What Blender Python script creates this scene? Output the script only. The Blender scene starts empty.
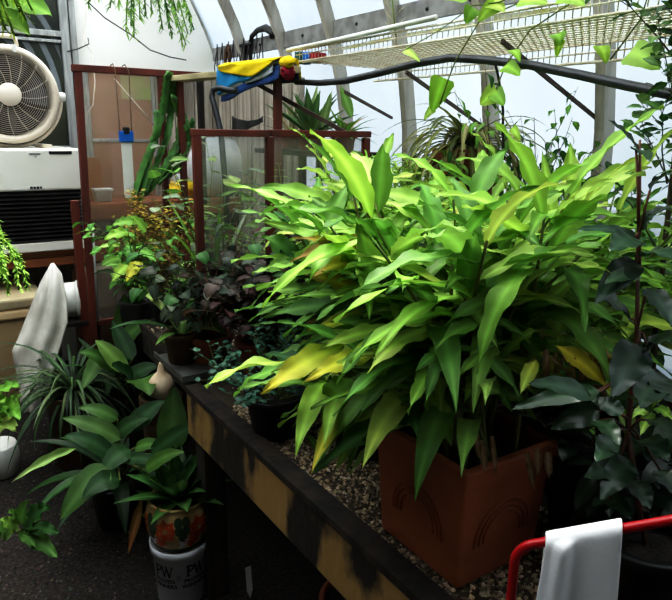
import bpy, math, random
from mathutils import Vector as V, Matrix
random.seed(7)
PI = math.pi
sc = bpy.context.scene
COL = sc.collection
U = random.uniform

# ------------------------------------------------------------------ camera
F = 650.0
YAW, PIT, ROLL = math.radians(33.5), math.radians(14.6), math.radians(1.0)
CAM = V((0, 0, 1.6))
RM = Matrix.Rotation(-YAW, 3, 'Z') @ Matrix.Rotation(PI / 2 - PIT, 3, 'X') @ Matrix.Rotation(ROLL, 3, 'Z')
cd = bpy.data.cameras.new('camera'); cam = bpy.data.objects.new('camera', cd); COL.objects.link(cam)
cam.matrix_world = Matrix.Translation(CAM) @ RM.to_4x4()
cd.sensor_width = 36; cd.lens = F / 672 * 36; cd.clip_start = 0.02
sc.camera = cam
def ray(x, y): return RM @ V(((x - 336) / F, -(y - 300) / F, -1))
def at(x, y, d): return CAM + d * ray(x, y)
def onz(x, y, z): r = ray(x, y); return CAM + r * ((z - 1.6) / r.z)
def onx(x, y, X): r = ray(x, y); return CAM + r * (X / r.x)
def ony(x, y, Y): r = ray(x, y); return CAM + r * (Y / r.y)

# ------------------------------------------------------------------ materials
def lin(c):
    return tuple(((v / 255) / 12.92 if v / 255 <= .04045 else ((v / 255 + .055) / 1.055) ** 2.4) for v in c)
def newmat(n):
    m = bpy.data.materials.new(n); m.use_nodes = True
    nt = m.node_tree; nt.nodes.clear()
    out = nt.nodes.new('ShaderNodeOutputMaterial')
    return m, nt, out
def N(nt, t, **kw):
    n = nt.nodes.new('ShaderNode' + t)
    for k, v in kw.items(): setattr(n, k, v)
    return n
def mat(name, c1, c2=None, scale=8, rough=.5, metal=0, bump=0, bscale=None, stretch=(1, 1, 1), lo=.4, hi=.6, detail=6, spec=.5, alpha=None):
    m, nt, out = newmat(name)
    p = N(nt, 'BsdfPrincipled'); nt.links.new(p.outputs[0], out.inputs[0])
    p.inputs['Roughness'].default_value = rough; p.inputs['Metallic'].default_value = metal
    p.inputs['Specular IOR Level'].default_value = spec
    c1 = lin(c1)
    tc = N(nt, 'TexCoord'); mp = N(nt, 'Mapping'); mp.inputs['Scale'].default_value = stretch
    nt.links.new(tc.outputs['Object'], mp.inputs[0])
    if c2 is not None:
        c2 = lin(c2)
        no = N(nt, 'TexNoise'); no.inputs['Scale'].default_value = scale; no.inputs['Detail'].default_value = detail
        nt.links.new(mp.outputs[0], no.inputs['Vector'])
        r = N(nt, 'ValToRGB'); r.color_ramp.elements[0].position = lo; r.color_ramp.elements[1].position = hi
        r.color_ramp.elements[0].color = (*c1, 1); r.color_ramp.elements[1].color = (*c2, 1)
        nt.links.new(no.outputs[0], r.inputs[0]); nt.links.new(r.outputs[0], p.inputs['Base Color'])
    else:
        p.inputs['Base Color'].default_value = (*c1, 1)
    if bump:
        b = N(nt, 'TexNoise'); b.inputs['Scale'].default_value = bscale or scale * 3; b.inputs['Detail'].default_value = 4
        nt.links.new(mp.outputs[0], b.inputs['Vector'])
        bu = N(nt, 'Bump'); bu.inputs['Strength'].default_value = bump; bu.inputs['Distance'].default_value = .01
        nt.links.new(b.outputs[0], bu.inputs['Height']); nt.links.new(bu.outputs[0], p.inputs['Normal'])
    return m
def leafmat(name, rough=.5, trans=.3, spec=.3):
    m, nt, out = newmat(name)
    a = N(nt, 'Attribute', attribute_name='tint')
    tc = N(nt, 'TexCoord'); no = N(nt, 'TexNoise'); no.inputs['Scale'].default_value = 22
    nt.links.new(tc.outputs['Object'], no.inputs['Vector'])
    r = N(nt, 'MapRange'); r.inputs[3].default_value = .72; r.inputs[4].default_value = 1.28
    nt.links.new(no.outputs[0], r.inputs[0])
    mx = N(nt, 'VectorMath', operation='SCALE')
    nt.links.new(a.outputs['Color'], mx.inputs[0]); nt.links.new(r.outputs[0], mx.inputs['Scale'])
    p = N(nt, 'BsdfPrincipled'); p.inputs['Roughness'].default_value = rough; p.inputs['Specular IOR Level'].default_value = spec
    nt.links.new(mx.outputs[0], p.inputs['Base Color'])
    t = N(nt, 'BsdfTranslucent'); nt.links.new(mx.outputs[0], t.inputs[0])
    s = N(nt, 'MixShader'); s.inputs[0].default_value = trans
    nt.links.new(p.outputs[0], s.inputs[1]); nt.links.new(t.outputs[0], s.inputs[2]); nt.links.new(s.outputs[0], out.inputs[0])
    return m
def sheetmat(name, transp, color, dirt=None, scale=2.0, gloss=.06, stretch=(1, 1, 1)):
    """plastic / glass sheet: part clear, part milky"""
    m, nt, out = newmat(name)
    tr = N(nt, 'BsdfTransparent'); tl = N(nt, 'BsdfTranslucent'); gl = N(nt, 'BsdfGlossy'); gl.inputs['Roughness'].default_value = .18
    tc = N(nt, 'TexCoord'); mp = N(nt, 'Mapping'); mp.inputs['Scale'].default_value = stretch
    nt.links.new(tc.outputs['Object'], mp.inputs[0])
    no = N(nt, 'TexNoise'); no.inputs['Scale'].default_value = scale; no.inputs['Detail'].default_value = 5
    nt.links.new(mp.outputs[0], no.inputs['Vector'])
    r = N(nt, 'ValToRGB'); r.color_ramp.elements[0].position = .35; r.color_ramp.elements[1].position = .65
    r.color_ramp.elements[0].color = (*lin(dirt or color), 1); r.color_ramp.elements[1].color = (*lin(color), 1)
    nt.links.new(no.outputs[0], r.inputs[0]); nt.links.new(r.outputs[0], tl.inputs[0])
    df = N(nt, 'BsdfDiffuse'); nt.links.new(r.outputs[0], df.inputs[0])
    m0 = N(nt, 'MixShader'); m0.inputs[0].default_value = .35
    nt.links.new(tl.outputs[0], m0.inputs[1]); nt.links.new(df.outputs[0], m0.inputs[2])
    m1 = N(nt, 'MixShader'); m1.inputs[0].default_value = transp
    nt.links.new(m0.outputs[0], m1.inputs[1]); nt.links.new(tr.outputs[0], m1.inputs[2])
    m2 = N(nt, 'MixShader'); m2.inputs[0].default_value = gloss
    nt.links.new(m1.outputs[0], m2.inputs[1]); nt.links.new(gl.outputs[0], m2.inputs[2])
    nt.links.new(m2.outputs[0], out.inputs[0])
    return m

M = dict(
    leaf=leafmat('leaf'), leaf_gloss=leafmat('dark_glossy_leaf', .3, .06, .5), leaf_dry=leafmat('dry_leaf', .8, .2, .1),
    leaf_shade=leafmat('matte_leaf', .55, .18, .3),
    soil=mat('soil', (28, 22, 17), (48, 38, 28), 40, .95, bump=.8),
    floor=mat('floor_grit', (22, 18, 15), (66, 56, 48), 70, .95, bump=1, bscale=120, lo=.42, hi=.75),
    grit=leafmat('grit_stone', .8, 0, .2),
    alu=mat('aluminium', (150, 152, 150), (178, 180, 178), 10, .45, .35, stretch=(6, 6, .6)),
    rib=mat('weathered_metal', (186, 182, 172), (122, 114, 100), 9, .55, .15, stretch=(1, 1, .25), lo=.45, hi=.7),
    rail=mat('grey_rail', (150, 150, 148), (124, 123, 120), 14, .6, .1),
    white=mat('white_plastic', (226, 226, 220), (214, 213, 205), 5, .4),
    whitepanel=mat('white_panel', (250, 249, 243), (240, 238, 229), 2, .5),
    cream=mat('cream_plastic', (222, 212, 196), (206, 195, 178), 4, .42),
    acwhite=mat('ac_white', (233, 231, 222), (226, 223, 212), 2, .4),
    black=mat('black_plastic', (18, 18, 18), (30, 29, 28), 9, .45),
    louver=mat('louver_black', (14, 14, 15), None, rough=.35),
    hose=mat('hose_black', (34, 36, 38), (48, 50, 52), 20, .4),
    darkglass=mat('dark_window_glass', (38, 44, 40), (74, 76, 62), 2.2, .12, lo=.35, hi=.7),
    hoopreflection=mat('corrugated_reflection', (112, 120, 124), (78, 84, 86), 6, .5),
    brownpane=mat('dusty_pane', (178, 138, 112), (146, 108, 86), 2.6, .22, lo=.3, hi=.7),
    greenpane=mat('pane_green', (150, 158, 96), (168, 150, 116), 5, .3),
    redwood=mat('red_wood', (112, 50, 34), (84, 36, 26), 7, .55, stretch=(1, 1, .3), bump=.2),
    cedar=mat('cedar_board', (156, 92, 60), (124, 72, 48), 9, .6, stretch=(.3, 1, 1), bump=.2),
    brownwood=mat('brown_board', (158, 96, 52), (132, 78, 44), 6, .55, stretch=(1, 1, .3)),
    greyboard=mat('weathered_board', (186, 178, 164), (116, 108, 96), 8, .85, stretch=(3, 3, .22), bump=.4, lo=.35, hi=.7),
    greyside=mat('grey_siding', (182, 178, 166), (150, 146, 134), 7, .8, stretch=(4, 1, .3)),
    benchwood=mat('peeling_board', (160, 128, 72), (38, 28, 18), 7, .8, stretch=(1, 1, .55), bump=.7, lo=.47, hi=.58),
    darkwood=mat('damp_dark_wood', (54, 42, 30), (22, 17, 13), 8, .85, stretch=(2, 2, .4), bump=.5),
    terra=mat('terracotta', (180, 96, 60), (146, 74, 46), 5, .62, bump=.12, bscale=60),
    terradark=mat('old_terracotta', (170, 92, 62), (116, 64, 44), 7, .75),
    beige=mat('beige_tub', (192, 168, 128), (170, 144, 104), 3, .55),
    beigelid=mat('pale_lid', (226, 212, 178), (208, 190, 150), 3, .55),
    cloth=mat('grey_white_cloth', (224, 220, 210), (196, 190, 178), 7, .95, bump=.35, bscale=180),
    towel=mat('white_towel', (246, 246, 246), (236, 237, 240), 6, .95, bump=.06, bscale=220),
    red=mat('red_paint', (196, 20, 28), (168, 14, 22), 5, .3),
    yellow=mat('yellow_cloth', (246, 218, 20), (230, 196, 16), 6, .9, bump=.2, bscale=150),
    blue=mat('sky_blue_cloth', (52, 160, 214), (36, 138, 196), 6, .9, bump=.2, bscale=150),
    navy=mat('dark_blue_cloth', (40, 84, 150), (58, 70, 110), 5, .9),
    greycloth=mat('pale_grey_cloth', (196, 204, 214), None, rough=.9),
    crimson=mat('crimson_cloth', (150, 26, 52), None, rough=.9),
    blueclip=mat('blue_plastic', (22, 112, 200), (16, 96, 180), 6, .35),
    yellowbag=mat('yellow_bag', (240, 208, 40), (214, 190, 90), 12, .35, lo=.45, hi=.6),
    sack=mat('white_sack', (224, 226, 226), (190, 194, 194), 6, .35, bump=.5, bscale=9),
    teal=mat('teal_fabric', (42, 88, 88), (26, 60, 62), 8, .8),
    wire=mat('cream_wire', (226, 220, 200), (196, 176, 140), 16, .5, lo=.45, hi=.75),
    rust=mat('rusty_brace', (74, 50, 40), (112, 100, 88), 12, .65, lo=.4, hi=.8),
    twine=mat('brown_twine', (110, 86, 66), (80, 62, 48), 30, .9),
    darkwire=mat('dark_wire', (44, 42, 40), None, rough=.5),
    string=mat('pale_string', (208, 200, 184), None, rough=.9),
    plank=mat('sun_bleached_plank', (202, 190, 150), (160, 150, 116), 7, .8, stretch=(3, .3, 3)),
    nursery=mat('white_nursery_pot', (232, 234, 238), (214, 216, 222), 4, .45),
    ink=mat('black_ink', (24, 24, 28), None, rough=.6),
    greyink=mat('grey_ink', (120, 122, 128), None, rough=.6),
    tal_base=mat('glaze_cream', (206, 178, 120), (178, 140, 84), 16, .25),
    tal_orange=mat('glaze_orange', (206, 84, 34), (176, 58, 26), 14, .25),
    tal_green=mat('glaze_green', (38, 60, 44), (58, 74, 50), 12, .25),
    bulbskin=mat('papery_bulb', (232, 214, 186), (196, 164, 124), 9, .6, stretch=(1, 1, .3)),
    stem=mat('green_stem', (92, 116, 44), (116, 112, 56), 12, .6),
    stemred=mat('reddish_stem', (112, 62, 40), (86, 60, 40), 12, .6),
    twig=mat('grey_twig', (98, 84, 62), (70, 60, 46), 14, .8),
    brownpot=mat('brown_pot', (92, 66, 44), (66, 46, 32), 7, .6),
    greytray=mat('grey_tray', (104, 104, 98), (70, 68, 62), 9, .6),
    algae=mat('algae_seam', (176, 176, 96), (196, 198, 180), 9, .8),
    concrete=mat('damp_block_wall', (74, 72, 64), (44, 44, 38), 5, .9, bump=.5),
    shade=mat('light_blocking_dark', (58, 60, 56), (44, 46, 42), 4, .95),  # opaque dark cover added on unseen walls and roof to cut light
    clearbox=mat('cloudy_plastic', (180, 182, 172), (150, 150, 140), 6, .35),
    earth=mat('outside_gravel', (120, 116, 104), (150, 146, 132), 3, .95),
    side=sheetmat('fibreglass_side', .07, (108, 117, 124), (84, 95, 104), 1.6, .06, (1, .7, .4)),
    roof=sheetmat('clear_roof', .74, (225, 232, 236), None, 2),
    pane=sheetmat('dusty_glass', .80, (190, 190, 180), (120, 122, 112), 4, .08),
    film=sheetmat('dusty_film', .84, (200, 190, 172), (150, 138, 120), 3, .06),
)

# ------------------------------------------------------------------ mesh builder
class MB:
    def __init__(s): s.v = []; s.f = []; s.c = []
    def add(s, vs, fs, col=None):
        o = len(s.v); s.v += [tuple(x) for x in vs]; s.f += [tuple(i + o for i in f) for f in fs]
        if col is None: s.c += [(.5, .5, .5)] * len(vs)
        elif isinstance(col, list): s.c += col
        else: s.c += [col] * len(vs)
        return s
    def box(s, lo, hi, rz=0, piv=None, col=None):
        x0, y0, z0 = lo; x1, y1, z1 = hi
        vs = [V((x, y, z)) for z in (z0, z1) for x, y in ((x0, y0), (x1, y0), (x1, y1), (x0, y1))]
        if rz:
            p = V(piv or ((x0 + x1) / 2, (y0 + y1) / 2, 0)); m = Matrix.Rotation(rz, 3, 'Z'); vs = [m @ (v - p) + p for v in vs]
        return s.add(vs, [(3, 2, 1, 0), (4, 5, 6, 7), (0, 1, 5, 4), (1, 2, 6, 5), (2, 3, 7, 6), (3, 0, 4, 7)], col)
    def bar(s, a, b, w, h, up=V((0, 0, 1)), col=None):
        a, b = V(a), V(b); t = (b - a).normalized(); sd = t.cross(V(up))
        if sd.length < 1e-4: sd = t.cross(V((1, 0, 0)))
        sd.normalize(); u = sd.cross(t)
        vs = [p + sd * (i * w / 2) + u * (j * h / 2) for p in (a, b) for i, j in ((-1, -1), (1, -1), (1, 1), (-1, 1))]
        return s.add(vs, [(3, 2, 1, 0), (4, 5, 6, 7), (0, 1, 5, 4), (1, 2, 6, 5), (2, 3, 7, 6), (3, 0, 4, 7)], col)
    def tube(s, pts, r, seg=6, col=None, cap=True, closed=False):
        pts = [V(p) for p in pts]; n = len(pts)
        rs = r if isinstance(r, (list, tuple)) else [r] * n
        vs = []; fs = []; prev = None
        for i, p in enumerate(pts):
            t = (pts[(i + 1) % n] - pts[i - 1]) if closed else (pts[min(i + 1, n - 1)] - pts[max(i - 1, 0)])
            if t.length < 1e-9: t = V((0, 0, 1))
            t.normalize()
            if prev is None:
                a = t.cross(V((0, 0, 1)) if abs(t.z) < .9 else V((1, 0, 0)))
            else:
                a = prev - t * prev.dot(t)
                if a.length < 1e-6: a = t.cross(V((0, .3, 1)))
            a.normalize(); prev = a; b = t.cross(a)
            for k in range(seg):
                an = 2 * PI * k / seg; vs.append(p + (a * math.cos(an) + b * math.sin(an)) * rs[i])
        for i in range(n if closed else n - 1):
            for k in range(seg):
                j = (i + 1) % n
                fs.append((i * seg + k, i * seg + (k + 1) % seg, j * seg + (k + 1) % seg, j * seg + k))
        if cap and not closed:
            fs.append(tuple(range(seg - 1, -1, -1))); fs.append(tuple((n - 1) * seg + k for k in range(seg)))
        return s.add(vs, fs, col)
    def lathe(s, prof, c=(0, 0, 0), seg=28, axis=None, wob=0, col=None, cap=True):
        c = V(c); vs = []; fs = []
        rot = axis.to_track_quat('Z', 'Y').to_matrix() if axis is not None else Matrix.Identity(3)
        for r, z in prof:
            for k in range(seg):
                an = 2 * PI * k / seg; rr = r * (1 + (U(-wob, wob) if wob else 0))
                vs.append(c + rot @ V((rr * math.cos(an), rr * math.sin(an), z)))
        n = len(prof)
        for i in range(n - 1):
            for k in range(seg):
                fs.append((i * seg + k, i * seg + (k + 1) % seg, (i + 1) * seg + (k + 1) % seg, (i + 1) * seg + k))
        if cap and prof[0][0] > 1e-6: fs.append(tuple(range(seg - 1, -1, -1)))
        if cap and prof[-1][0] > 1e-6: fs.append(tuple((n - 1) * seg + k for k in range(seg)))
        return s.add(vs, fs, col)
    def build(s, name, m, parent=None, smooth=True, bevel=0, kind=None, label=None):
        me = bpy.data.meshes.new(name)
        o = bpy.data.objects.new(name, me); COL.objects.link(o)
        org = V((0, 0, 0))
        if parent is not None:
            o.parent = parent; org = ORG[parent.name]; ORG[o.name] = org
        elif s.v:
            xs = [v[0] for v in s.v]; ys = [v[1] for v in s.v]; zs = [v[2] for v in s.v]
            org = V(((min(xs) + max(xs)) / 2, (min(ys) + max(ys)) / 2, min(zs))); o.location = org; ORG[o.name] = org
        me.from_pydata([(v[0] - org.x, v[1] - org.y, v[2] - org.z) for v in s.v], [], s.f)
        a = me.color_attributes.new('tint', 'FLOAT_COLOR', 'POINT')
        a.data.foreach_set('color', [x for c in s.c for x in (c[0], c[1], c[2], 1)])
        me.materials.append(M[m] if isinstance(m, str) else m)
        if smooth: me.polygons.foreach_set('use_smooth', [True] * len(me.polygons))
        if bevel:
            b = o.modifiers.new('soft_edges', 'BEVEL'); b.width = bevel; b.segments = 2; b.limit_method = 'ANGLE'
        me.update()
        if kind: o['kind'] = kind
        if label: o['label'] = label
        return o
ORG = {}
def tag(o, label, cat, group=None, kind=None):
    o['label'] = label; o['category'] = cat
    if group: o['group'] = group
    if kind: o['kind'] = kind
    return o
def thing(name, loc, label, cat, group=None):
    o = bpy.data.objects.new(name, None); COL.objects.link(o); o.location = V(loc); o.empty_display_size = .05
    ORG[o.name] = V(loc)
    return tag(o, label, cat, group)
def struct(name, mb, m, parent=None, smooth=False, bevel=0):
    o = mb.build(name, m, parent, smooth, bevel)
    if parent is None: o['kind'] = 'structure'
    return o
def flat(o):
    o.data.polygons.foreach_set('use_smooth', [False] * len(o.data.polygons)); return o

# ------------------------------------------------------------------ leaves
def shape_w(t, kind):
    if kind == 'lance': return (math.sin(PI * t ** .78) ** 1.1) if 0 < t < 1 else 0
    if kind == 'ovate': return (math.sin(PI * t ** .6) ** .75) if 0 < t < 1 else 0
    if kind == 'heart': return (max(0, 1 - t) ** .55) * (1 if t > .02 else .75)
    if kind == 'strap': return min(1, (1 - t) * 3.0) * (.7 + .3 * min(1, t * 4))
    if kind == 'oblong': return (math.sin(PI * min(1, max(0, t)) ** .9) ** .45) if 0 < t < 1 else 0
    return math.sin(PI * t)
def jit(c, a=.18):
    k = U(1 - a, 1 + a); return (c[0] * k * U(.9, 1.1), c[1] * k, c[2] * k * U(.85, 1.15))
def leaf_line(mb, pts, W, hint, col, tip=None, kind='lance', fold=.22, wave=0, edge=None):
    """a leaf blade swept along a centre line; hint = the way its upper face looks"""
    n = len(pts) - 1; vs = []; fs = []; cs = []
    ph = U(0, 6); fr = U(7, 11)
    for i, p in enumerate(pts):
        t = i / n
        tg = (pts[min(i + 1, n)] - pts[max(i - 1, 0)]).normalized()
        sd = tg.cross(hint)
        if sd.length < 1e-4: sd = tg.cross(V((.3, .5, .2)))
        sd.normalize(); nr = sd.cross(tg)
        w = W / 2 * shape_w(t, kind)
        wv = wave * W * math.sin(ph + fr * t * 2.2)
        wv2 = wave * W * math.sin(ph + 1.7 + fr * t * 2.4)
        vs += [p - sd * w + nr * (fold * w + wv), p - sd * w * .5 + nr * fold * w * .35, p.copy(), p + sd * w * .5 + nr * fold * w * .35, p + sd * w + nr * (fold * w + wv2)]
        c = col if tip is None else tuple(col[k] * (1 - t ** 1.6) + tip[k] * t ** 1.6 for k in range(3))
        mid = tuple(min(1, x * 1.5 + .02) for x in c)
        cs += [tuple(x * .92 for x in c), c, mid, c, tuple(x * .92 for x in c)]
        if i:
            a = (i - 1) * 5; b = i * 5
            for k in range(4): fs.append((a + k, a + k + 1, b + k + 1, b + k))
    mb.add(vs, fs, cs)
def leaf(mb, base, d, L, W, bend, col, tip=None, kind='lance', fold=.22, wave=0, n=8, roll=0, petiole=0, pcol=None, pr=.0018):
    d = V(d).normalized(); g = V((0, 0, -1))
    ax = d.cross(g)
    if ax.length < 1e-3: ax = V((U(-1, 1), U(-1, 1), 0))
    ax.normalize()
    p = V(base).copy()
    if petiole:
        q = p + d * petiole; mb.tube([p, q], pr, 4, pcol or col, False); p = q
    pts = [p.copy()]; cur = d.copy()
    for i in range(n):
        cur = Matrix.Rotation(bend / n, 3, ax) @ cur
        p = p + cur * (L / n); pts.append(p.copy())
    up = ax.cross(d); up = Matrix.Rotation(bend / 2, 3, ax) @ (-up if up.z < 0 else up)
    if roll: up = Matrix.Rotation(roll, 3, d) @ up
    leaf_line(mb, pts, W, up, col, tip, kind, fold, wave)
    return p
def bez(a, b, c, n=9):
    return [a * (1 - t) ** 2 + b * 2 * t * (1 - t) + c * t * t for t in [i / n for i in range(n + 1)]]
def hero(mb, bx, by, bd, tx, ty, td, W, lift, col, tip=None, hint=None, kind='lance', fold=.2, wave=.13, n=14):
    """a blade seen in the photograph, given by the places of its base and tip"""
    a, c = at(bx, by, bd), at(tx, ty, td)
    m = (a + c) / 2 + V((0, 0, lift))
    leaf_line(mb, bez(a, m, c, n), W, (hint or (CAM - m).normalized() * .8 + V((0, 0, .7))), col, tip, kind, fold, wave)
def polar(az, el): return V((math.cos(el) * math.cos(az), math.cos(el) * math.sin(az), math.sin(el)))

# leaf colours
G_BRIGHT = lin((152, 192, 84)); G_LIME = lin((182, 210, 104)); G_MID = lin((108, 154, 64)); G_DEEP = lin((48, 96, 34))
G_DARK = lin((30, 58, 28)); G_BLUE = lin((46, 66, 58)); G_PALE = lin((168, 196, 118)); G_YEL = lin((204, 190, 60)); G_TAN = lin((196, 160, 96))
G_BRZ = lin((148, 132, 46)); G_BEG = lin((58, 44, 34)); G_GREY = lin((150, 166, 140)); G_FOX = lin((128, 182, 52)); G_LEM = lin((190, 196, 70))
def mixc(a, b, t): return tuple(a[k] * (1 - t) + b[k] * t for k in range(3))

# ------------------------------------------------------------------ generic plants
def pot_profile(r, h, rim=.012, taper=.78, thick=.01):
    return [(r * taper * .97, 0), (r * taper, .006), (r * .97, h * .82), (r, h * .83), (r + rim * .5, h * .84), (r + rim * .5, h - .004), (r + rim * .4, h), (r - thick, h), (r - thick, h - .03), (0.001, h - .032)]
def add_pot(t, c, r, h, m='black', name='pot', rim=.012, taper=.78, soil=True):
    p = MB().lathe(pot_profile(r, h, rim, taper), c, 32).build(name, m, t)
    if soil: MB().lathe([(.001, h - .012), (r * .5, h - .014), (r - .0115, h - .02)], c, 20, wob=.02).build('soil', 'soil', t)
    return p
def rosette(mb, c, n, L, W, el0, el1, bend, cols, kind='strap', fold=.25, wave=0, seg=8, az0=0, az1=2 * PI, tipf=None, pet=0, jl=.25, roll=.0):
    for i in range(n):
        f = (i + .5) / n
        az = az0 + (az1 - az0) * ((i * .618034) % 1) + U(-.1, .1)
        el = el0 + (el1 - el0) * f + U(-.08, .08)
        col = jit(random.choice(cols)); tip = tipf if tipf else None
        leaf(mb, V(c) + polar(az, 0) * U(0, .012), polar(az, el), L * U(1 - jl, 1 + jl * .5), W * U(.8, 1.15), bend * U(.7, 1.3), col, tip, kind, fold, wave, seg, roll=U(-roll, roll), petiole=pet * U(.6, 1.2))
def cane_plant(lf, st, base, lean_az, lean, H, nl, L, W, cols, wave=.09, bend=1.0, yellow=.08, arch=.5, pet=0, start=.25, r=.006, kind='lance'):
    """an upright cane that arches over, leaves set in two ranks"""
    d = polar(lean_az, PI / 2 - lean); p = V(base); pts = [p.copy()]; n = 9
    ax = d.cross(V((0, 0, -1)))
    if ax.length < 1e-3: ax = V((1, 0, 0))
    ax.normalize(); dirs = [d.copy()]
    for i in range(n):
        d = Matrix.Rotation(arch / n, 3, ax) @ d; p = p + d * (H / n); pts.append(p.copy()); dirs.append(d.copy())
    st.tube(pts, [r * (1 - .6 * i / n) for i in range(n + 1)], 5, cols[0], True)
    side = polar(lean_az + U(.6, 2.5), .1)
    for k in range(nl):
        t = start + (1 - start) * (k + .6) / nl
        x = t * n; i = min(int(x), n - 1); q = pts[i].lerp(pts[i + 1], x - i); dd = dirs[i]
        s = side if k % 2 else -side
        s = (s - dd * s.dot(dd)).normalized(); s = Matrix.Rotation(U(-.5, .5), 3, dd) @ s
        ld = (dd * U(.45, .9) + s * U(.7, 1.0)).normalized()
        if k == nl - 1: ld = (dd + s * .25).normalized()
        c = mixc(random.choice(cols), G_DEEP, max(0, .75 - t) * 1.0); tip = None  # lower leaves tinted deeper: shade inside the clump put into the colour
        if random.random() < yellow: tip = random.choice((G_YEL, G_TAN))
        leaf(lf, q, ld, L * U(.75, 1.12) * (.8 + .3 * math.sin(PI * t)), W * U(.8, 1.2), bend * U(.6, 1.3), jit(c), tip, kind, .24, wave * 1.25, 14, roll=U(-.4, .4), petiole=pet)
def branch_plant(lf, st, base, n, H, spread, nl, L, W, cols, kind='ovate', rs=.004, bend=.5, sub=2, pet=.01, el=(0, .7), wob=.06, az=(0, 2 * PI), scol=None):
    sc_ = scol or lin((90, 76, 52))
    for i in range(n):
        a = az[0] + (az[1] - az[0]) * ((i + U(.2, .8)) / n); p = V(base) + polar(a, 0) * U(0, .02)
        d = polar(a, PI / 2 - spread * U(.2, 1)); h = H * U(.7, 1.05); m = 7; pts = [p.copy()]
        for k in range(m):
            d = (d + V((U(-1, 1), U(-1, 1), U(-.4, .6))) * wob * 2).normalized(); p = p + d * (h / m); pts.append(p.copy())
        st.tube(pts, [rs * (1 - .75 * k / m) for k in range(m + 1)], 5, sc_)
        tw = [pts]
        for s in range(sub):
            k = random.randint(2, m - 1); q = pts[k].copy(); dd = (d + polar(U(0, 2 * PI), U(-.1, .8)) * 1.0).normalized(); qs = [q.copy()]
            for _ in range(4):
                dd = (dd + V((U(-1, 1), U(-1, 1), U(-.3, .5))) * wob).normalized(); q = q + dd * h * .11; qs.append(q.copy())
            st.tube(qs, [rs * .5 * (1 - .15 * k2) for k2 in range(5)], 4, sc_); tw.append(qs)
        for w in tw:
            cnt = nl if w is pts else max(3, nl // 2)
            for j in range(cnt):
                t = .3 + .7 * (j + .7) / cnt if w is pts else .15 + .85 * (j + .7) / cnt
                x = t * (len(w) - 1); i2 = min(int(x), len(w) - 2); q = w[i2].lerp(w[i2 + 1], x - i2)
                leaf(lf, q, polar(U(0, 2 * PI), U(*el)), L * U(.7, 1.15), W * U(.75, 1.15), bend * U(.4, 1.5), jit(random.choice(cols)), None, kind, .15, .03, 6, roll=U(-.6, .6), petiole=pet, pr=.0011)
def frond(lf, base, d, L, W, bend, col, n=14, lw=.008):
    """a feathery frond: a midrib with narrow leaflets"""
    d = V(d).normalized(); ax = d.cross(V((0, 0, -1)))
    if ax.length < 1e-3: ax = V((1, 0, 0))
    ax.normalize(); p = V(base); pts = [p.copy()]; ds = [d.copy()]
    for i in range(n):
        d = Matrix.Rotation(bend / n, 3, ax) @ d; p = p + d * (L / n); pts.append(p.copy()); ds.append(d.copy())
    lf.tube(pts, [.0022 * (1 - .8 * i / n) for i in range(n + 1)], 4, col)
    for i in range(2, n + 1):
        w = W * math.sin(PI * (i / (n + 1)) ** .8)
        for s in (-1, 1):
            leaf(lf, pts[i], (ax * s + ds[i] * .55).normalized(), w, lw, .5, jit(col, .12), None, 'lance', .1, 0, 4)
def foxtail(lf, pts, col, nl=110, L=.03, w=.004, r=.003):
    """a needle-clad hanging strand"""
    lf.tube(pts, r, 4, mixc(col, G_DEEP, .4)); n = len(pts) - 1
    for k in range(nl):
        x = (k + U(0, 1)) / nl * n * .999; i = int(x); q = pts[i].lerp(pts[i + 1], x - i); t = (pts[i + 1] - pts[i]).normalized()
        s = t.cross(polar(U(0, 2 * PI), U(-1, 1))).normalized()
        leaf(lf, q, (s + t * .8).normalized(), L * U(.7, 1.2), w, .15, jit(col), None, 'lance', 0, 0, 3)

# ================================================================== THE SETTING
YE = 4.62                       # end wall
HC, HR = 1.4, 2.1               # hoop centre height and radius
def arc(X0a, X1a, R=HR, n=20): return [V((R * math.cos(a), 0, HC + R * math.sin(a))) for a in [X0a + (X1a - X0a) * i / n for i in range(n + 1)]]

fl = struct('floor', MB().box((-2.2, -2.6, -.1), (2.2, 4.7, 0)), 'floor')
struct('ground', MB().box((-14, -12, -.2), (14, 16, -.101)), 'earth')
# loose grit on the floor in front of the camera
g = MB()
for i in range(5200):
    x = U(-.1, .72); y = U(1.35, 4.2); r = U(.002, .006) * (1 if random.random() < .9 else 1.9); k = U(.5, 1.3)
    base = random.choice(((.05, .042, .034), (.09, .075, .06), (.13, .11, .09), (.035, .028, .022)))
    rz = U(0, 3); vs = [V((x, y, r * .2)) + Matrix.Rotation(rz, 3, 'Z') @ V(q) * r for q in ((1, 0, 0), (0, k, 0), (-1, .2, 0), (0, -k, 0), (.1, .1, .8), (0, 0, -.4))]
    g.add(vs, [(0, 1, 4), (1, 2, 4), (2, 3, 4), (3, 0, 4), (1, 0, 5), (2, 1, 5), (3, 2, 5), (0, 3, 5)], tuple(b * U(.7, 1.2) for b in base))
tag(g.build('floor_grit', 'grit', None, False), 'loose dark grit and bark chips strewn over the floor', 'grit', kind='stuff')

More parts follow.
